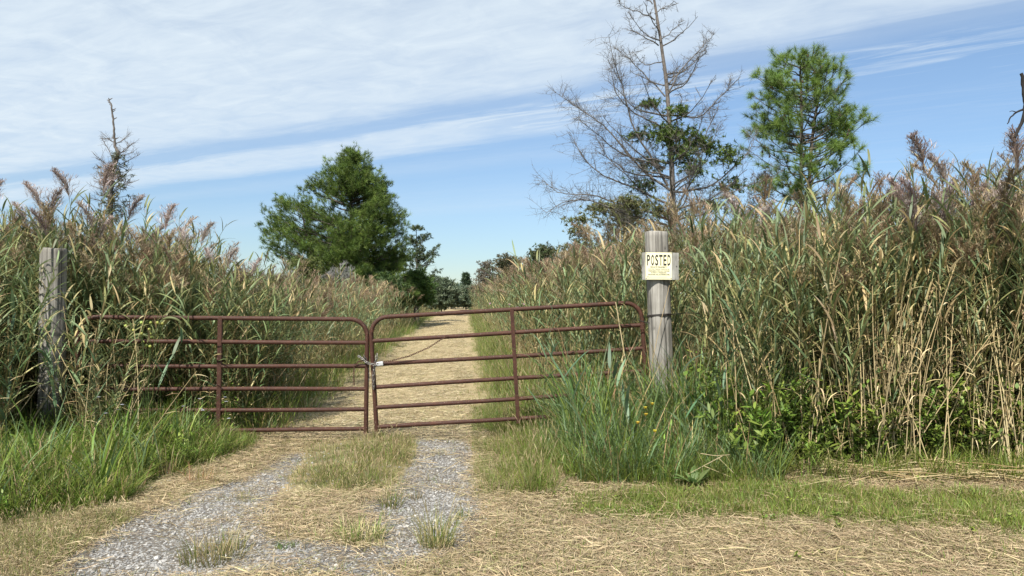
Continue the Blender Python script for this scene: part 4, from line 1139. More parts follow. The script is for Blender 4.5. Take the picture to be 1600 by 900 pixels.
# ---- tall dead tree with a few live sprays
def dead_tree():
    Z = 19.0; s = Z / F; X0 = px(1050, Z)
    root = empty('dead_tree', (X0, Z, 0), label='tall mostly bare tree with upswept grey limbs and sparse green sprays', cat='tree')
    def q(x, y, d=0.0): return np.array(((x - 1050) * s, d, CAM_H + (462 - y) * s))
    tr = MB(); br = MB(); lf = MB(); GC = (.125, .112, .10)
    T, _ = polytube(tr, [q(1054, 540), q(1052, 340), q(1047, 220), q(1040, 120), q(1030, 50), q(1021, 0), q(1012, -60)], .115, .022, (.125, .108, .095), 8, 26, .004)
    limbs = [  # tip ... attachment, with depth
        [(1044, 290), (985, 205), (952, 110), (940, 70)], [(1046, 200), (1010, 185), (965, 150), (948, 95)],
        [(1040, 150), (1005, 112), (985, 92), (968, 78)], [(1052, 300), (1000, 265), (952, 190), (905, 160), (868, 135)],
        [(1040, 262), (960, 232), (930, 215), (895, 190)], [(1050, 320), (985, 290), (935, 270), (900, 235), (885, 195)],
        [(1052, 350), (1010, 300), (960, 255), (935, 215)], [(1050, 345), (980, 320), (930, 300), (880, 305), (850, 275)],
        [(1050, 355), (960, 330), (905, 310), (865, 320), (848, 335)], [(1046, 130), (1060, 112), (1075, 100), (1102, 60)],
        [(1044, 145), (1065, 100), (1085, 75), (1102, 52)], [(1048, 180), (1090, 190), (1120, 160), (1152, 135)],
        [(1048, 205), (1075, 160), (1078, 140)], [(1050, 240), (1105, 225), (1120, 175), (1130, 150)],
        [(1054, 300), (1110, 292), (1150, 262), (1185, 235), (1200, 205)], [(1054, 330), (1095, 270), (1120, 215), (1125, 195)],
        [(1056, 340), (1130, 300), (1165, 290), (1205, 275)], [(1030, 70), (1010, 62), (985, 45), (975, 28)],
        [(1032, 60), (1055, 45), (1070, 36)], [(1024, 30), (1000, 20), (972, 12), (962, 2)], [(1024, 20), (1040, 8), (1060, 2)],
        [(1036, 95), (1010, 95), (990, 75)], [(1020, 5), (1000, -8), (985, -20)], [(1020, -10), (1040, -20), (1052, -30)]]
    col = []
    for i, L in enumerate(limbs):
        d = rng.uniform(-.9, .9) * (0.4 + abs(L[-1][0] - 1048) / 150)
        n = len(L)
        pts = [q(a, b, d * (j / (n - 1)) ** .9) for j, (a, b) in enumerate(L)]
        ln = sum(np.linalg.norm(pts[j + 1] - pts[j]) for j in range(n - 1))
        Q, _ = polytube(br, pts, .010 + .007 * ln, .005, GC, 5, 14, .018)
        twigs_on(br, Q, int(20 * ln), .17 + .19 * ln, .0058, GC, .08, 1.25, .06, 5, sub=7, droop=.15, subL=.42)
    # limbs towards and away from the camera
    for i in range(34):
        z = rng.uniform(2.2, 9.2); ph = rng.choice([1, -1]) * np.pi / 2 + rng.normal(0, .75)
        Rr = np.interp(z, [2, 4, 6.5, 9], [2.6, 2.3, 1.5, .7]) * rng.uniform(.6, 1.1)
        b = np.array([np.interp(z, T[:, 2], T[:, 0]), 0, z])
        tip = b + np.array([Rr * math.cos(ph), Rr * math.sin(ph), Rr * .45])
        m = b + np.array([Rr * .55 * math.cos(ph), Rr * .55 * math.sin(ph), Rr * .08])
        Q, _ = polytube(br, [b, m, tip], .012 + .009 * Rr, .006, GC, 4, 10, .02)
        twigs_on(br, Q, int(10 * Rr), .16 + .14 * Rr, .0065, GC, .15, 1.1, .12, 5, sub=4, subL=.42)
    # fine dry fuzz on the twigs
    # live sprays
    for (x, y, rx, rz, n) in [(1016, 158, 20, 7, 70), (1058, 176, 18, 9, 60), (1046, 210, 45, 18, 240), (1000, 208, 18, 9, 50), (1060, 240, 28, 26, 130), (1092, 214, 22, 18, 70), (1106, 228, 30, 18, 90),
                              (1140, 242, 22, 24, 90), (1020, 250, 28, 18, 70), (1085, 262, 30, 22, 80), (1150, 285, 30, 18, 80), (940, 322, 30, 10, 80), (985, 318, 36, 12, 90), (1010, 285, 28, 16, 50), (905, 345, 26, 8, 40), (1030, 330, 40, 14, 80), (1120, 320, 40, 12, 70)]:
        c = q(x, y, rng.uniform(-.5, .5))
        C = c + rng.normal(0, .45, (n, 3)) * np.array([rx * s, .35, rz * s])
        pale = x < 1000 or y > 310
        needles(lf, C, norm(rng.normal(0, 1, (n, 3)) + np.array([0, 0, .6])), 16, .12, .022, [(.13, .15, .05), (.16, .16, .07)] if pale else [(.07, .115, .025), (.10, .15, .03), (.13, .18, .045)], None, .9, .6)
        for c1 in C[::5]:
            polytube(br, [c, (c + c1) / 2 + rng.normal(0, .04, 3), c1], .010, .004, GC, 3, 5)
    tr.build('trunk', M_bark, root); br.build('branches', M_bark, root, kind='stuff'); lf.build('crown', M_needle, root, smooth=False, kind='stuff')
dead_tree()

# ---- cedar with open sprays, right of the big pine
def open_cedar(px0, ytop, Z, tabp, n, cols, label, seed, name='cedar_tree', nn=10, L=.16, w=.04, clump=.22, dens=1.0, bk=(.10, .085, .07), ascend=.5, twig=0):
    global rng
    keep = rng; rng = np.random.default_rng(seed)
    s = Z / F; X0 = px(px0, Z)
    root = empty(name, (X0, Z, 0), label=label, cat='shrub' if name.endswith('shrub') else 'tree')
    tab = np.array([(CAM_H + (462 - y) * s, a * s, b * s) for y, a, b in tabp][::-1])
    H = tab[-1, 0]
    bark = MB(); leaf = MB()
    polytube(bark, [(0, 0, -.1), (0, 0, H * .5), (0, 0, H)], .02 * H + .02, .015, bk, 6, 12, .01)
    for i in range(n):
        z = tab[0, 0] + (H - tab[0, 0]) * rng.random(); ph = rng.uniform(0, 6.28)
        a, b = prof(tab, z); side = abs(math.cos(ph))
        Rr = ((b if math.cos(ph) > 0 else a) * side + (a + b) / 2 * (1 - side)) * rng.uniform(.6, 1.05)
        zb = max(.2, z - ascend * Rr)
        tip = np.array([Rr * math.cos(ph), Rr * math.sin(ph), z])
        Q, _ = polytube(bark, [(0, 0, zb), tip * [.55, .55, 0] + [0, 0, zb + (z - zb) * .35], tip], .006 + .008 * Rr, .005, bk, 4, 7, .03 * Rr / 2)
        if twig: twigs_on(bark, Q, twig, .3 * Rr + .1, .007 * Z / 20 * .7, bk, .4, 1.0, .2, 4, sub=3)
        k = max(2, int(dens * (4 + 5 * Rr)))
        t = 1 - .6 * rng.random(k) ** 1.3
        p = np.stack([np.interp(t * 6, np.arange(7), Q[:, c]) for c in range(3)], -1) + rng.normal(0, clump, (k, 3)) * [1, 1, .5]
        C = np.repeat(p, 4, 0) + rng.normal(0, clump * .55, (k * 4, 3)) * [1, 1, .6]
        needles(leaf, C, norm(rng.normal(0, .6, C.shape) + norm(tip * [1, 1, 0]) * .5 + [0, 0, .5]), nn, L, w, cols, None, .8, .5)
    bark.build('trunk', M_bark, root); leaf.build('crown', M_needle, root, smooth=False, kind='stuff')
    rng = keep
    return root
CEDAR = [(.085, .12, .055), (.12, .15, .075), (.06, .085, .04)]
FAR = [(.12, .155, .095), (.15, .18, .11), (.10, .13, .08)]
GREYB = [(.17, .14, .11), (.20, .17, .13), (.12, .12, .07)]
open_cedar(652, 352, 46, [(352, 3, 4), (362, 12, 20), (380, 28, 36), (400, 30, 44), (425, 30, 48), (440, 30, 44), (470, 25, 30)], 85, CEDAR, 'open branched dark cedar at the right side of the big pine', 2, clump=.13, dens=.6, twig=3, L=.18, w=.035, ascend=.65)
open_cedar(648, 420, 42, [(424, 8, 8), (436, 20, 20), (450, 30, 28), (470, 34, 30)], 60, [(.07, .13, .025), (.10, .16, .035)], 'low yellow green pine bush below the open cedar', 3, 'evergreen_shrub', clump=.2, dens=1.2, L=.2, w=.04)
open_cedar(478, 408, 34, [(405, 12, 12), (420, 26, 26), (440, 30, 30), (470, 30, 30)], 70, [(.09, .12, .03), (.12, .14, .04)], 'olive green cedar bush under the left of the big pine', 4, 'evergreen_shrub', clump=.2, dens=1.0, L=.15, w=.035)
open_cedar(590, 430, 36, [(425, 20, 25), (440, 40, 40), (470, 40, 40)], 80, [(.05, .09, .03), (.07, .11, .03)], 'dark green low bush under the middle of the big pine', 14, 'evergreen_shrub', clump=.2, dens=1.2, L=.18, w=.04)
open_cedar(690, 436, 62, [(440, 5, 6), (446, 13, 12), (454, 20, 17), (470, 24, 19)], 60, FAR, 'rounded dark tree behind the open cedar along the track', 5, 'broadleaf_tree', clump=.35, dens=1.5, L=.35, w=.10)
open_cedar(706, 446, 92, [(448, 7, 5), (455, 13, 10), (468, 16, 12)], 60, [(.09, .13, .10), (.11, .15, .11)], 'small dark bluish tree at the far left end of the track', 6, 'broadleaf_tree', clump=.4, dens=1.5, L=.45, w=.15)
open_cedar(728, 428, 95, [(428, 1, 1), (440, 3, 4), (452, 5, 6), (458, 7, 7), (470, 8, 8)], 60, [(.05, .08, .04), (.065, .095, .05)], 'narrow pointed conifer alone at the far end of the track', 7, 'conifer_tree', clump=.15, dens=1.3, L=.4, w=.12, ascend=-.2)
open_cedar(728, 458, 85, [(452, 8, 10), (460, 16, 14), (470, 18, 16)], 50, FAR, 'low green bush at the foot of the narrow conifer', 17, 'broadleaf_shrub', clump=.4, dens=1.5, L=.4, w=.12)
open_cedar(762, 405, 60, [(408, 3, 4), (425, 14, 14), (440, 20, 22), (470, 22, 26)], 60, GREYB, 'grey brown twiggy shrub at the far right of the track', 8, 'bare_shrub', clump=.25, dens=.8, L=.2, w=.04, bk=(.17, .15, .13), twig=8)
open_cedar(795, 400, 52, [(402, 8, 8), (415, 18, 20), (440, 26, 26), (470, 26, 26)], 70, [(.09, .10, .05), (.14, .12, .07)], 'olive tree at the right of the grey twiggy shrub', 9, 'broadleaf_tree', clump=.25, dens=1.0, L=.2, w=.05, twig=4)
open_cedar(850, 382, 40, [(384, 6, 6), (395, 20, 16), (410, 30, 26), (470, 30, 30)], 80, [(.06, .085, .03), (.10, .10, .05)], 'dark olive tree topping the right reeds near the dead tree', 10, 'broadleaf_tree', clump=.2, dens=1.1, L=.16, w=.04, twig=4)
open_cedar(905, 352, 27, [(352, 8, 14), (365, 26, 26), (385, 34, 34), (430, 34, 34)], 60, [(.11, .13, .045), (.14, .14, .06)], 'pale olive loose bush left of the dead tree', 12, 'broadleaf_shrub', clump=.16, dens=.6, L=.11, w=.025, twig=5)
open_cedar(1192, 262, 22, [(268, 8, 10), (290, 20, 20), (320, 28, 26), (360, 30, 30)], 40, GREYB, 'grey brown dead shrub between the dead tree and the bright pine', 13, 'bare_shrub', clump=.12, dens=.6, L=.08, w=.015, bk=(.15, .13, .12), twig=14)
open_cedar(975, 340, 24, [(318, 20, 24), (335, 40, 50), (360, 46, 60), (400, 46, 60)], 80, [(.10, .11, .05), (.13, .12, .06)], 'low olive bush under the dead tree behind the reeds', 15, 'broadleaf_shrub', clump=.16, dens=.7, L=.11, w=.022, twig=6)
# bare grey bush under the big pine
open_cedar(532, 412, 33, [(410, 10, 12), (425, 24, 22), (445, 30, 26), (470, 30, 26)], 40, [(.22, .21, .20), (.28, .27, .25)], 'bare grey twiggy bush in front of the big pine', 16, 'bare_shrub', clump=.12, dens=.3, L=.1, w=.012, bk=(.26, .25, .24), twig=16)
open_cedar(455, 425, 33, [(424, 10, 12), (435, 24, 22), (450, 26, 24), (470, 30, 26)], 30, [(.22, .21, .20), (.20, .22, .18)], 'pale grey bush at the lower left of the big pine', 18, 'bare_shrub', clump=.12, dens=.3, L=.1, w=.012, bk=(.24, .24, .22), twig=12)

# ---- dead snag in the left reeds
def snag():
    Z = 11.6; s = Z / F; X0 = px(175, Z)
    root = empty('dead_snag', (X0, Z, 0), label='thin crooked dead trunk sticking up from the left reeds', cat='tree')
    def q(x, y, d=0.0): return np.array(((x - 175) * s, d, CAM_H + (462 - y) * s))
    tr = MB(); br = MB()
    seg = [(178, 520), (173, 400), (172, 320), (173, 285), (176, 262), (182, 245), (184, 237), (178, 228), (177, 205), (175, 185), (173, 165), (168, 153)]
    P = np.array([q(*a) for a in seg]); r = np.array([.05, .044, .038, .034, .032, .030, .028, .018, .015, .014, .012, .007])
    n = 60; u = np.linspace(0, 11, n)
    Q = np.stack([np.interp(u, np.arange(12), P[:, k]) for k in range(3)], -1) + rng.normal(0, .003, (n, 3))
    tr.tubes(Q[None], (np.interp(u, np.arange(12), r) * rng.uniform(.85, 1.2, n))[None], (.105, .09, .078), 8)
    for i in range(9):   # stubs near the tip
        c = Q[rng.integers(38, 60)]; d = np.array([rng.choice([-1, 1]) * .05, rng.normal(0, .02), .03])
        br.tubes(np.array([[c, c + d * .6, c + d]]), np.array([[.009, .007, .004]]), (.12, .10, .085), 4)
    for (a, b) in [((182, 240), (206, 222)), ((178, 260), (205, 236)), ((176, 250), (150, 212)), ((174, 285), (132, 276)), ((174, 300), (135, 288)), ((173, 262), (152, 240)), ((182, 245), (215, 224)),
                   ((178, 225), (190, 205)), ((178, 222), (155, 215)), ((176, 290), (200, 262)), ((174, 310), (138, 300)), ((176, 300), (212, 280)), ((174, 270), (155, 252)), ((180, 240), (200, 235)), ((174, 320), (140, 310)), ((176, 275), (206, 290))]:
        p0 = q(*a); p1 = q(*b, rng.normal(0, .12)); m = (p0 + p1) / 2 + np.array([0, 0, rng.uniform(-.05, .04)])
        Q2, _ = polytube(br, [p0, m, p1], .0075, .003, (.12, .10, .085), 4, 8, .004)
        twigs_on(br, Q2, 14, .18, .0028, (.13, .11, .095), .2, 1.1, .1, 4, sub=2)
    vine = MB()
    for _ in range(130):
        yy = rng.uniform(238, 350); c = q(np.interp(yy, [238, 350], [183, 172]) + rng.normal(0, 3 + (yy - 238) * .10), yy, rng.normal(0, .12))
        needles(vine, c[None] + rng.normal(0, .02, (3, 3)), norm(rng.normal(0, 1, (3, 3)) + [0, 0, .6]), 7, .07, .011, [(.12, .13, .06), (.19, .16, .10), (.09, .11, .05)], None, .9, .4)
        polytube(br, [q(np.interp(yy, [238, 350], [182, 172]), yy + 6), c], .004, .0015, (.13, .11, .09), 3, 4, .004)
    tr.build('trunk', M_bark, root); br.build('branches', M_bark, root, kind='stuff'); vine.build('dry_leaves', M_needle, root, smooth=False, kind='stuff')
snag()

# ---- dead tree beyond the right edge whose broken branch hangs into view
def edge_tree():
    Z = 6.0; s = Z / F; X0 = px(1800, Z)
    root = empty('dead_tree', (X0, Z, 0), label='dark broken branch hanging at the right edge above the reeds', cat='tree')
    def q(x, y, d=0.0): return np.array(((x - 1800) * s, d, CAM_H + (462 - y) * s))
    tr = MB(); br = MB(); DK = (.014, .011, .010)
    polytube(tr, [(0, 0, -.1), (.06, 0, 1.2), (-.03, .05, 2.4), (.05, 0, 3.6), (-.05, 0, 5.0)], .11, .03, DK, 9, 22, .018)
    polytube(br, [q(1800, 60), q(1720, 20), q(1650, 60), q(1612, 130)], .035, .022, DK, 7, 14, .006)
    polytube(br, [q(1612, 128), q(1603, 160), q(1597, 188), q(1589, 205), q(1586, 215)], .024, .010, DK, 7, 12, .003)
    polytube(br, [q(1606, 160), q(1600, 140), q(1596, 122), q(1594, 111)], .022, .012, DK, 7, 10, .003)
    polytube(br, [q(1604, 168), q(1592, 173), q(1583, 183), q(1578, 196)], .010, .004, DK, 5, 10, .003)
    polytube(br, [q(1590, 175), q(1583, 172), q(1578, 174)], .005, .002, DK, 4, 6, .001)
    for a, b in [((1800, 250), (1900, 120)), ((1795, 180), (1715, 95)), ((1800, 120), (1880, 20)), ((1800, 30), (1760, -120)), ((1800, 10), (1850, -110))]:
        Q, _ = polytube(tr, [q(*a), (q(*a) + q(*b)) / 2 + [0, .1, -.05], q(*b, rng.normal(0, .3))], .035, .008, DK, 6, 10, .01)
        twigs_on(tr, Q, 12, .4, .006, DK, .2, 1.1, .2, 5, sub=3)
    tr.build('trunk', M_bark, root); br.build('branch', M_bark, root)
edge_tree()

# ------------------------------------------------------------------ single reeds that stand out (things)
def hero_proto(H=2.95, nleaf=11, lean=.22, az=math.pi, size=1.25, plc=None):
    root = empty('reed')
    Hs = H - .33
    P = stem_line(Hs, lean, az, 10)
    mb = MB(); add_stem(mb, P, .0055, .0022, k=5); mb.build('stem', M_leaf, root)
    Pl, W, c = leaf_arrays(P, nleaf, .30, .97, .46, .026, RL[:4], [.3, .3, .2, .2], rng.uniform(0, 6.28), (.2, 1.1))
    for i in range(nleaf):
        MB().ribbons(Pl[i:i + 1], W[i:i + 1], c[i:i + 1]).build('leaf', M_leaf, root)
    mb = MB(); plume_mb(mb, P[-1], az, size * .95, 64, plc or ((.42, .35, .32), (.52, .45, .41), (.30, .235, .22)))
    plume_mb(mb, P[-1], az + .1, size * 1.0, 60, plc or ((.42, .35, .32), (.52, .45, .41), (.30, .235, .22)))
    mb.build('plume', M_plume, root)
    return root, P[-1]
protos = [hero_proto(lean=l) for l in (.12, .22, .34)]
HEROES = [ # tip column, tip row, distance, which, facing flip, label
 (1423, 216, 7.4, 0, 0, 'tall reed with the highest upright plume above the right reeds'),
 (1476, 240, 7.3, 0, 0, 'reed with a drooping greyish plume right of the highest plume'),
 (1533, 214, 7.2, 1, 0, 'reed with a long leaning plume near the right edge of the photo'),
 (1595, 276, 7.3, 1, 1, 'reed with a plume nodding right at the edge of the photo'),
 (1374, 266, 7.6, 2, 0, 'reed nodding far left beside the bright green pine'),
 (1412, 272, 7.5, 1, 0, 'short plumed reed just left below the highest plume'),
 (1372, 312, 7.4, 2, 0, 'lowest nodding reed below the crown of the bright pine'),
 (1528, 290, 7.8, 0, 1, 'narrow plumed reed behind the long leaning plume'),
 (1500, 318, 7.7, 1, 1, 'reed with a brown plume in the gap left of the leaning plume'),
 (1560, 300, 7.6, 0, 0, 'reed with a loose plume between the leaning plume and the edge'),
 (1448, 300, 7.9, 1, 0, 'thin plumed reed behind the two highest right plumes'),
 (4, 280, 8.8, 1, 1, 'plumed reed cut by the left edge of the photo'),
 (52, 288, 9.0, 0, 0, 'reed with a feathery pale plume left of the tallest left plume'),
 (97, 268, 9.0, 0, 0, 'tallest feathery plumed reed above the bare left post'),
 (112, 296, 8.9, 1, 1, 'second plume just right of the tallest left plume'),
 (200, 262, 9.4, 1, 1, 'plumed reed close at the right of the thin dead trunk'),
 (212, 300, 9.2, 1, 1, 'lower plumed reed at the right foot of the thin dead trunk'),
 (306, 316, 9.2, 2, 1, 'reed bending right with a brown plume against the sky'),
 (350, 340, 9.0, 2, 1, 'outermost left bank reed with a small nodding brown plume'),
 (66, 330, 8.6, 1, 0, 'plumed reed low over the bare left post'),
 (26, 318, 9.1, 0, 0, 'plumed reed between the left edge and the feathery pale plume'),
 (138, 318, 9.2, 1, 0, 'plumed reed just left of the thin dead trunk'),
 (160, 338, 9.3, 0, 1, 'short plumed reed right in front of the thin dead trunk'),
 (248, 348, 9.4, 1, 1, 'plumed reed midway between dead trunk and bending reed'),
 (278, 356, 9.5, 0, 0, 'low plumed reed left of the bending reed'),
 (372, 386, 9.7, 1, 1, 'small plumed reed at the sloping end of the left bank'),
 (398, 404, 10.0, 0, 1, 'last small plumed reed before the big pine'),
 (1485, 282, 7.9, 0, 1, 'plumed reed in the second row right of the highest plume'),
 (1575, 330, 7.2, 1, 0, 'low dark plumed reed near the right edge of the photo'),
 (1345, 335, 8.4, 1, 0, 'short plumed reed left of the lowest nodding reed'),
 (320, 388, 9.6, 0, 0, 'short pinkish plumed reed right of the bending reed'),
 (1195, 318, 9.5, 0, 1, 'plumed reed below the grey dead shrub'),
 (1130, 300, 9.8, 1, 0, 'plumed reed in front of the foot of the mostly bare tree'),
]
used = set()
for tx, ty, Z, wh, flip, lab in HEROES:
    ro, tip = protos[wh]
    if wh in used: o = copy_tree(ro)
    else: o = ro; used.add(wh)
    H = pz(ty, Z); k = H / 2.93
    ra = (math.pi if flip else 0) + rng.normal(0, .35)
    # the plume leans a little further than the stem tip
    tx_ = (tip[0] - .10 * (1 + wh)) * math.cos(ra) * k
    o.location = (px(tx, Z) - tx_, Z, 0); o.rotation_euler = (0, 0, ra); o.scale = (k, k, k)
    setp(o, label=lab, cat='reed', group='plumed reeds standing above the banks')

# the front rows that can be told apart one by one
def row_proto(H, plume, nleaf=14):
    root = empty('reed'); az = rng.uniform(0, 6.28)
    P = stem_line(H - (.3 if plume else 0), rng.uniform(.1, .3), az)
    mb = MB(); add_stem(mb, P, .0056, .0024); mb.build('stem', M_leaf, root)
    mb = MB(); Pl, W, c = leaf_arrays(P, nleaf, .44, .98, .42, .023, RL, RW, rng.uniform(0, 6.28)); mb.ribbons(Pl, W, c)
    mb.build('foliage', M_leaf, root, kind='stuff')
    if plume:
        mb = MB(); plume_mb(mb, P[-1], az, rng.uniform(1, 1.3), 44, PLB); mb.build('plume', M_plume, root)
    return root
rp = [row_proto(2.6, True) for _ in range(4)] + [row_proto(2.4, False) for _ in range(4)]
def row(n, x0, x1, y0, y1, keep, hf, lab, grp):
    p = rpts(n * 6, x0, x1, y0, y1, keep)[:n]
    for q in p:
        i = int(rng.integers(0, 8)); k = hf(q[0], q[1]) * rng.uniform(.82, 1.05) / (2.6 if i < 4 else 2.4)
        o = copy_tree(rp[i]) if i in seen else rp[i]; seen.add(i)
        o.location = q; o.rotation_euler = (rng.normal(0, .09), rng.normal(0, .09), rng.uniform(0, 6.28)); o.scale = (.5 + .5 * k, .5 + .5 * k, k)
        setp(o, label=lab, cat='reed', group=grp)
seen = set()
row(150, 1.5, 5.6, 6.9, 7.7, kr2, lambda x, y: float(rheight(x, y)), 'green reed in the front row of the right stand behind the tan canes', 'reeds in the front row of the right stand')
row(60, -6.3, -3.3, 8.75, 9.3, lambda x, y: kl(x, y), lambda x, y: float(lheight(x, y)), 'green reed in the front of the left stand behind the left gate', 'reeds in the front of the left stand')
def lrow(n, a0, a1, y0, y1, h0, h1, lab, grp):
    for _ in range(n):
        y = rng.uniform(y0, y1); x = rng.uniform(a0, a1) * y; i = int(rng.integers(4, 8)); k = rng.uniform(h0, h1) / 2.4
        o = copy_tree(rp[i]); o.location = (x, y, float(hgt(x, y))); o.rotation_euler = (rng.normal(0, .16), rng.normal(0, .16), rng.uniform(0, 6.28)); o.scale = (.85, .85, k)
        setp(o, label=lab, cat='reed', group=grp)
lrow(15, -.562, -.548, 7.75, 8.15, 1.25, 1.85, 'short green reed before the hinge end of the left gate', 'short reeds before the hinge end of the left gate')
# single dry canes at the front of the right stand
def cane_thing(x0, y0, x1, y1, Z, label, cat='dry stalk', name='dry_cane', r=.006, col=(.50, .40, .22), leafy=True, Z2=None):
    a = np.array(gp(x0, y0, Z)); b = np.array(gp(x1, y1, Z2 or Z))
    root = empty(name, a, label=label, cat=cat)
    b = b - a; a = a * 0
    m = (a + b) / 2 + rng.normal(0, .025, 3) * [1, .3, .3]
    mb = MB(); Q, _ = polytube(mb, [a, m, b], r, r * .55, col, 5, 10); mb.build('stem', M_straw, root)
    if leafy:
        n = 3
        Pl, W, c = leaf_arrays(Q, n, .5, .97, .26, .013, [TAN, PALE], None, rng.uniform(0, 6), dry=True)
        for i in range(n): MB().ribbons(Pl[i:i + 1], W[i:i + 1], c[i:i + 1]).build('leaf', M_straw, root)
    return root
CT = [(1345, 742, 1340, 470), (1352, 745, 1346, 520), (1337, 735, 1322, 560), (1335, 715, 1290, 480), (1318, 720, 1282, 500), (1300, 705, 1270, 545), (1272, 738, 1280, 560), (1262, 742, 1270, 590), (1430, 738, 1425, 480), (1436, 742, 1440, 500), (1412, 720, 1420, 540),
      (1470, 738, 1490, 470), (1485, 740, 1478, 510), (1516, 690, 1522, 480), (1150, 700, 1145, 500), (1140, 690, 1132, 510), (1206, 735, 1200, 560), (1560, 720, 1590, 560), (1575, 720, 1572, 540), (1540, 730, 1550, 580), (1395, 730, 1372, 600), (1248, 700, 1190, 560), (1455, 735, 1400, 590)]
for i, (a, b, c, d) in enumerate(CT):
    Zc = 6.95
    o = cane_thing(a, min(b, 738), c, d, Zc, 'bare tan reed cane standing at the front of the right reeds')
    o['group'] = 'tan canes at the front of the right reeds'; o.location.z = 0; o.location.x = px(a, Zc)
    o.scale = (1, 1, (pz(d, Zc)) / max(.2, pz(d, Zc) - pz(min(b, 738), Zc)))
cane_thing(986, 640, 962, 472, 8.45, 'pale dry leaf stalk leaning against the end of the right gate', r=.010, col=(.60, .48, .28))
cane_thing(1012, 600, 1046, 446, 8.40, 'thin dry stalk slanting across the post under the sign', r=.005, leafy=False)
# fallen canes beside the clump
for (a, b, c, d, lab) in [(1128, 712, 1052, 752, 'pale fallen cane lying left from the cane heap beside the clump'), (1122, 715, 1168, 762, 'fallen cane pointing right out of the heap beside the clump'),
                          (1100, 728, 1158, 752, 'short broken cane in the heap beside the clump'), (1094, 708, 1140, 710, 'level pale cane lying on top of the heap beside the clump')]:
    o = cane_thing(a, b, c, d, 6.45, lab, 'fallen cane', 'fallen_cane', .004, (.46, .38, .22), leafy=False)
# bent cane thrown over the gate rail, left
# ------------------------------------------------------------------ separate grass tufts on the gravel (things)
def tuft_thing(x, y, L, rad, n, cols, wt, label, heads=3, name='grass_tuft', w=.0045, lean=(.05, .8), cat='grass tuft'):
    gx, gy = gnd(x, y)
    root = empty(name, (gx, gy, float(hgt(gx, gy))), label=label, cat=cat)
    tuft(n, rad, L, w, cols, wt, lean, (.1, 1.1)).build('blades', M_grass, root, kind='stuff')
    if heads:
        mb = MB(); a = rng.uniform(0, 6.28, heads); base = np.stack([rad * .5 * np.cos(a), rad * .5 * np.sin(a), 0 * a], -1)
        P = lines(base, a, rng.uniform(.05, .35, heads), rng.uniform(.1, .6, heads), L * rng.uniform(.95, 1.3, heads), 6)
        mb.tubes(P, np.tile([.0013, .0012, .0012, .001, .003, .001], (heads, 1)), (.40, .34, .19), 4); mb.build('seed_stalks', M_straw, root, kind='stuff')
    return root
MIX = [OLIVE, GREEN, TAN, PALE]
tuft_thing(338, 872, .19, .20, 340, MIX, [.38, .14, .34, .14], 'wide low grass tuft alone on the left gravel rut')
tuft_thing(682, 852, .31, .11, 190, [OLIVE, PALE, TAN, GREEN], [.36, .22, .28, .14], 'upright spiky grass tuft on the right gravel rut', 6)
tuft_thing(612, 792, .20, .08, 90, [GREEN2, OLIVE, PALE], None, 'small star shaped grass tuft where the ruts part')
tuft_thing(590, 858, .10, .06, 40, MIX, None, 'small dry tuft in the middle foreground gravel')
tuft_thing(448, 868, .06, .06, 60, [(.08, .17, .05), GREEN], None, 'tiny bright green weed cushion on the left rut', 0)
tuft_thing(560, 850, .17, .16, 200, MIX, None, 'loose olive tuft between the two ruts')
tuft_thing(650, 778, .10, .05, 40, MIX, None, 'small tuft at the left edge of the right rut')
tuft_thing(720, 806, .12, .07, 50, MIX, [.3, .2, .3, .2], 'dry tuft at the right edge of the right rut')
tuft_thing(315, 755, .22, .10, 60, [(.30, .17, .07), TAN, OLIVE], [.5, .3, .2], 'rust tinged dry grass tuft on the left shoulder')
tuft_thing(262, 748, .26, .06, 14, [(.10, .06, .04), BROWN], None, 'dark dead weed stalk at the edge of the lush grass', 4)

# ------------------------------------------------------------------ small plants with a shape of their own
def blossom(mb, c, r, col, n=9, flat=True):
    az = np.arange(n) / n * 6.283 + rng.uniform(0, 6)
    P = lines(np.tile(c, (n, 1)), az, np.full(n, 1.35 if flat else .7), np.full(n, .1), np.full(n, r), 3, 1)
    mb.ribbons(P, widths(P, az, np.full(n, r * .5), [.5, 1, .4]), np.tile(col, (n, 1)))
def flower_plant(x, y, Z, H, nf, r, col, label, name, spread=.10, ball=False):
    root = empty(name, (px(x, Z), Z, 0), label=label, cat='wildflower')
    mb = sprig(24, H * .9, .012, .06, [GREEN2, GREEN]); 
    st = MB()
    for i in range(nf):
        tip = np.array([rng.normal(0, spread), rng.normal(0, .05), H + rng.uniform(-.15, .12)])
        polytube(st, [(0, 0, 0), tip * [.4, .4, .6], tip], .0025, .0015, (.12, .16, .05), 4, 6)
        f = MB()
        if ball:
            f.tubes(np.array([[tip + (0, 0, -.016), tip + (0, 0, -.008), tip + (0, 0, .006), tip + (0, 0, .014)]]), np.array([[.004, .016, .016, .004]]), col, 8)
        else: blossom(f, tip, r, col, 9, r < .027); blossom(f, tip + (0, 0, .004), r * .6, col)
        f.build('flower', M_leaf, root)
    st.build('stem', M_leaf, root); mb.build('leaves', M_leaf, root, kind='stuff')
    return root
flower_plant(232, 560, 7.95, pz(520, 7.95), 13, .02, (.42, .46, .12), 'plant with round yellow green heads in front of the left gate', 'yellow_flower_plant', .17, True)
flower_plant(330, 640, 7.9, pz(622, 7.9), 4, .022, (.6, .6, .64), 'white flowers in the green grass below the left gate rails', 'white_flower_plant', .14)
flower_plant(352, 640, 7.6, pz(636, 7.6), 3, .02, (.6, .6, .64), 'pale flat flowers just left of the gate brace near the grass', 'white_flower_plant', .10)
flower_plant(172, 700, 7.4, pz(628, 7.4), 4, .02, (.58, .58, .66), 'pale flowers by the foot of the left post', 'white_flower_plant', .12)
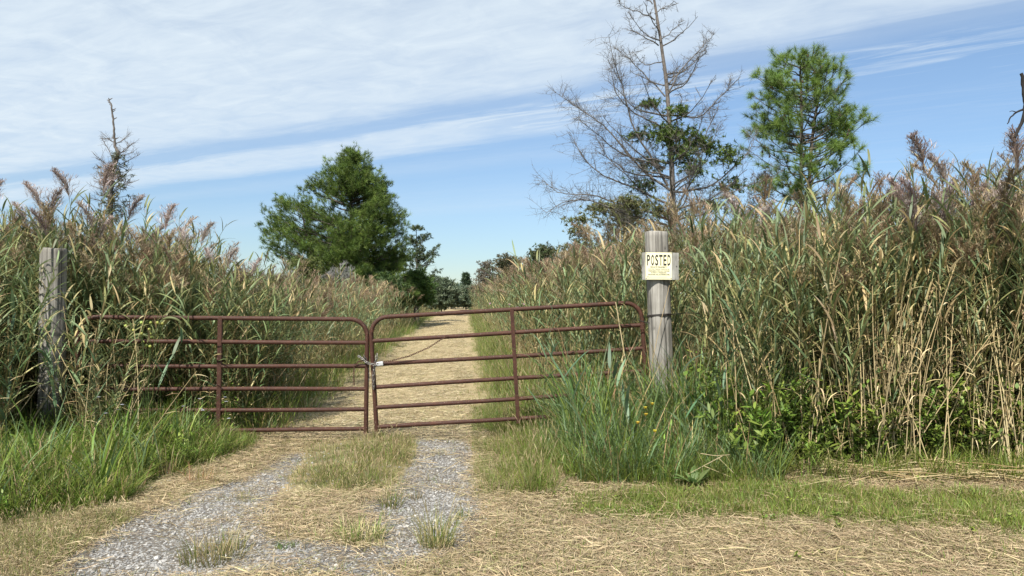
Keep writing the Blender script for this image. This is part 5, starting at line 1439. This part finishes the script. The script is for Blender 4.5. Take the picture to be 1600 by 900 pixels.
flower_plant(1016, 700, 6.7, pz(650, 6.7), 5, .028, (.65, .52, .06), 'yellow leaved weed in the blue green clump before the sign post', 'yellow_weed', .05)
flower_plant(800, 520, 13.0, pz(478, 13), 5, .035, (.75, .55, .65), 'pinkish white flowers on the right bank behind the gate', 'pink_flower_plant', .22)
# drooping green foxtails on the left gate rail
def foxtail(x, y, Z, dx, label):
    root = empty('foxtail_grass', (px(x, Z), Z, 0), label=label, cat='grass head')
    z0 = pz(y, Z)
    t = np.linspace(0, 1, 14)
    P = np.stack([dx * t ** 2.2 - .05, -.02 * t, z0 * np.minimum(t * 1.15, 1) - .10 * np.clip(t - .86, 0, 1) / .14 * t], -1)
    mb = MB(); mb.tubes(P[None], np.full((1, 14), .002), (.14, .17, .06), 4); mb.build('stem', M_leaf, root)
    hd = MB(); a = P[-1]; L = lines(a[None], np.array([0.0 if dx > 0 else np.pi]), np.array([1.2]), np.array([1.2]), np.array([.20]), 10, 1)[0]
    hd.tubes(L[None], (np.array([.006, .012, .016, .017, .017, .016, .015, .013, .010, .004]))[None], (.15, .17, .07), 7)
    n = 260; i = rng.integers(0, 10, n); C = L[i]; needles(hd, C, norm(rng.normal(0, 1, (n, 3)) + [.4 if dx > 0 else -.4, 0, -.2]), 1, .030, .002, [(.22, .23, .10), (.30, .26, .13)])
    hd.build('seed_head', M_leaf, root)
foxtail(246, 484, 8.15, .12, 'thick drooping green seed head lying over the left gate top rail')
foxtail(262, 510, 8.1, -.15, 'drooping seed head hanging just below the left gate top rail')
# broad leaved weed at the foot of the clump
bw = empty('broadleaf_weed', (*gnd(1085, 762), 0), label='low weed with broad pale green leaves beside the fallen canes', cat='weed')
for i in range(9):
    az = i * .7 + rng.normal(0, .2)
    P = lines(np.array([[0, 0, .02]]), np.array([az]), np.array([rng.uniform(.5, 1.0)]), np.array([.7]), np.array([rng.uniform(.14, .24)]), 6)
    MB().ribbons(P, widths(P, np.array([az]), np.array([.075]), [.15, .3, .9, 1, .7, .05]), pick_cols(1, [(.14, .22, .06), (.18, .26, .09)])).build('leaf', M_leaf, bw)
# a reed blade hanging in front of the right gate and wide blades of young reeds by the posts
def young_reed(x, y, Z, H, label, lean=.3, az=None, n=7, wl=.028, ll=.42):
    root = empty('young_reed', (px(x, Z), Z, 0), label=label, cat='reed')
    P = stem_line(H, lean, az if az is not None else rng.uniform(0, 6.28), 8)
    mb = MB(); add_stem(mb, P, .005, .002, np.array((.13, .17, .07)), np.array((.10, .16, .07)), 5); mb.build('stem', M_leaf, root)
    Pl, W, c = leaf_arrays(P, n, .25, .98, ll, wl, [(.10, .17, .09), (.13, .20, .11)], None, rng.uniform(0, 6.28), (.2, 1.2))
    for i in range(n): MB().ribbons(Pl[i:i + 1], W[i:i + 1], c[i:i + 1]).build('leaf', M_leaf, root)
    return root
young_reed(846, 700, 8.3, 1.48, 'slim green reed crossing the rails of the right gate', .12, 0, 5)
young_reed(92, 700, 7.7, 1.25, 'blue green young reed standing before the left post', .15)
young_reed(150, 720, 7.3, 1.0, 'blue green young reed in the lush grass right of the left post', .2)
young_reed(10, 700, 7.4, 1.5, 'young green reed at the far left edge of the photo', .2)
young_reed(992, 720, 6.9, 1.0, 'young reed leaning left before the posted sign post', .35, math.pi, 9)
young_reed(1078, 720, 7.1, 1.05, 'young reed with broad blades right of the posted sign post', .25, 2.6, 9)
young_reed(925, 720, 6.8, 1.15, 'young reed with flat pointing leaves in the blue green clump', .5, math.pi, 9)
young_reed(1120, 720, 7.0, 1.75, 'young reed at the left edge of the tall dry canes', .2, 0, 9)
young_reed(225, 640, 8.0, 1.2, 'green reed leaning over the left gate rails', .5, 0, 6)
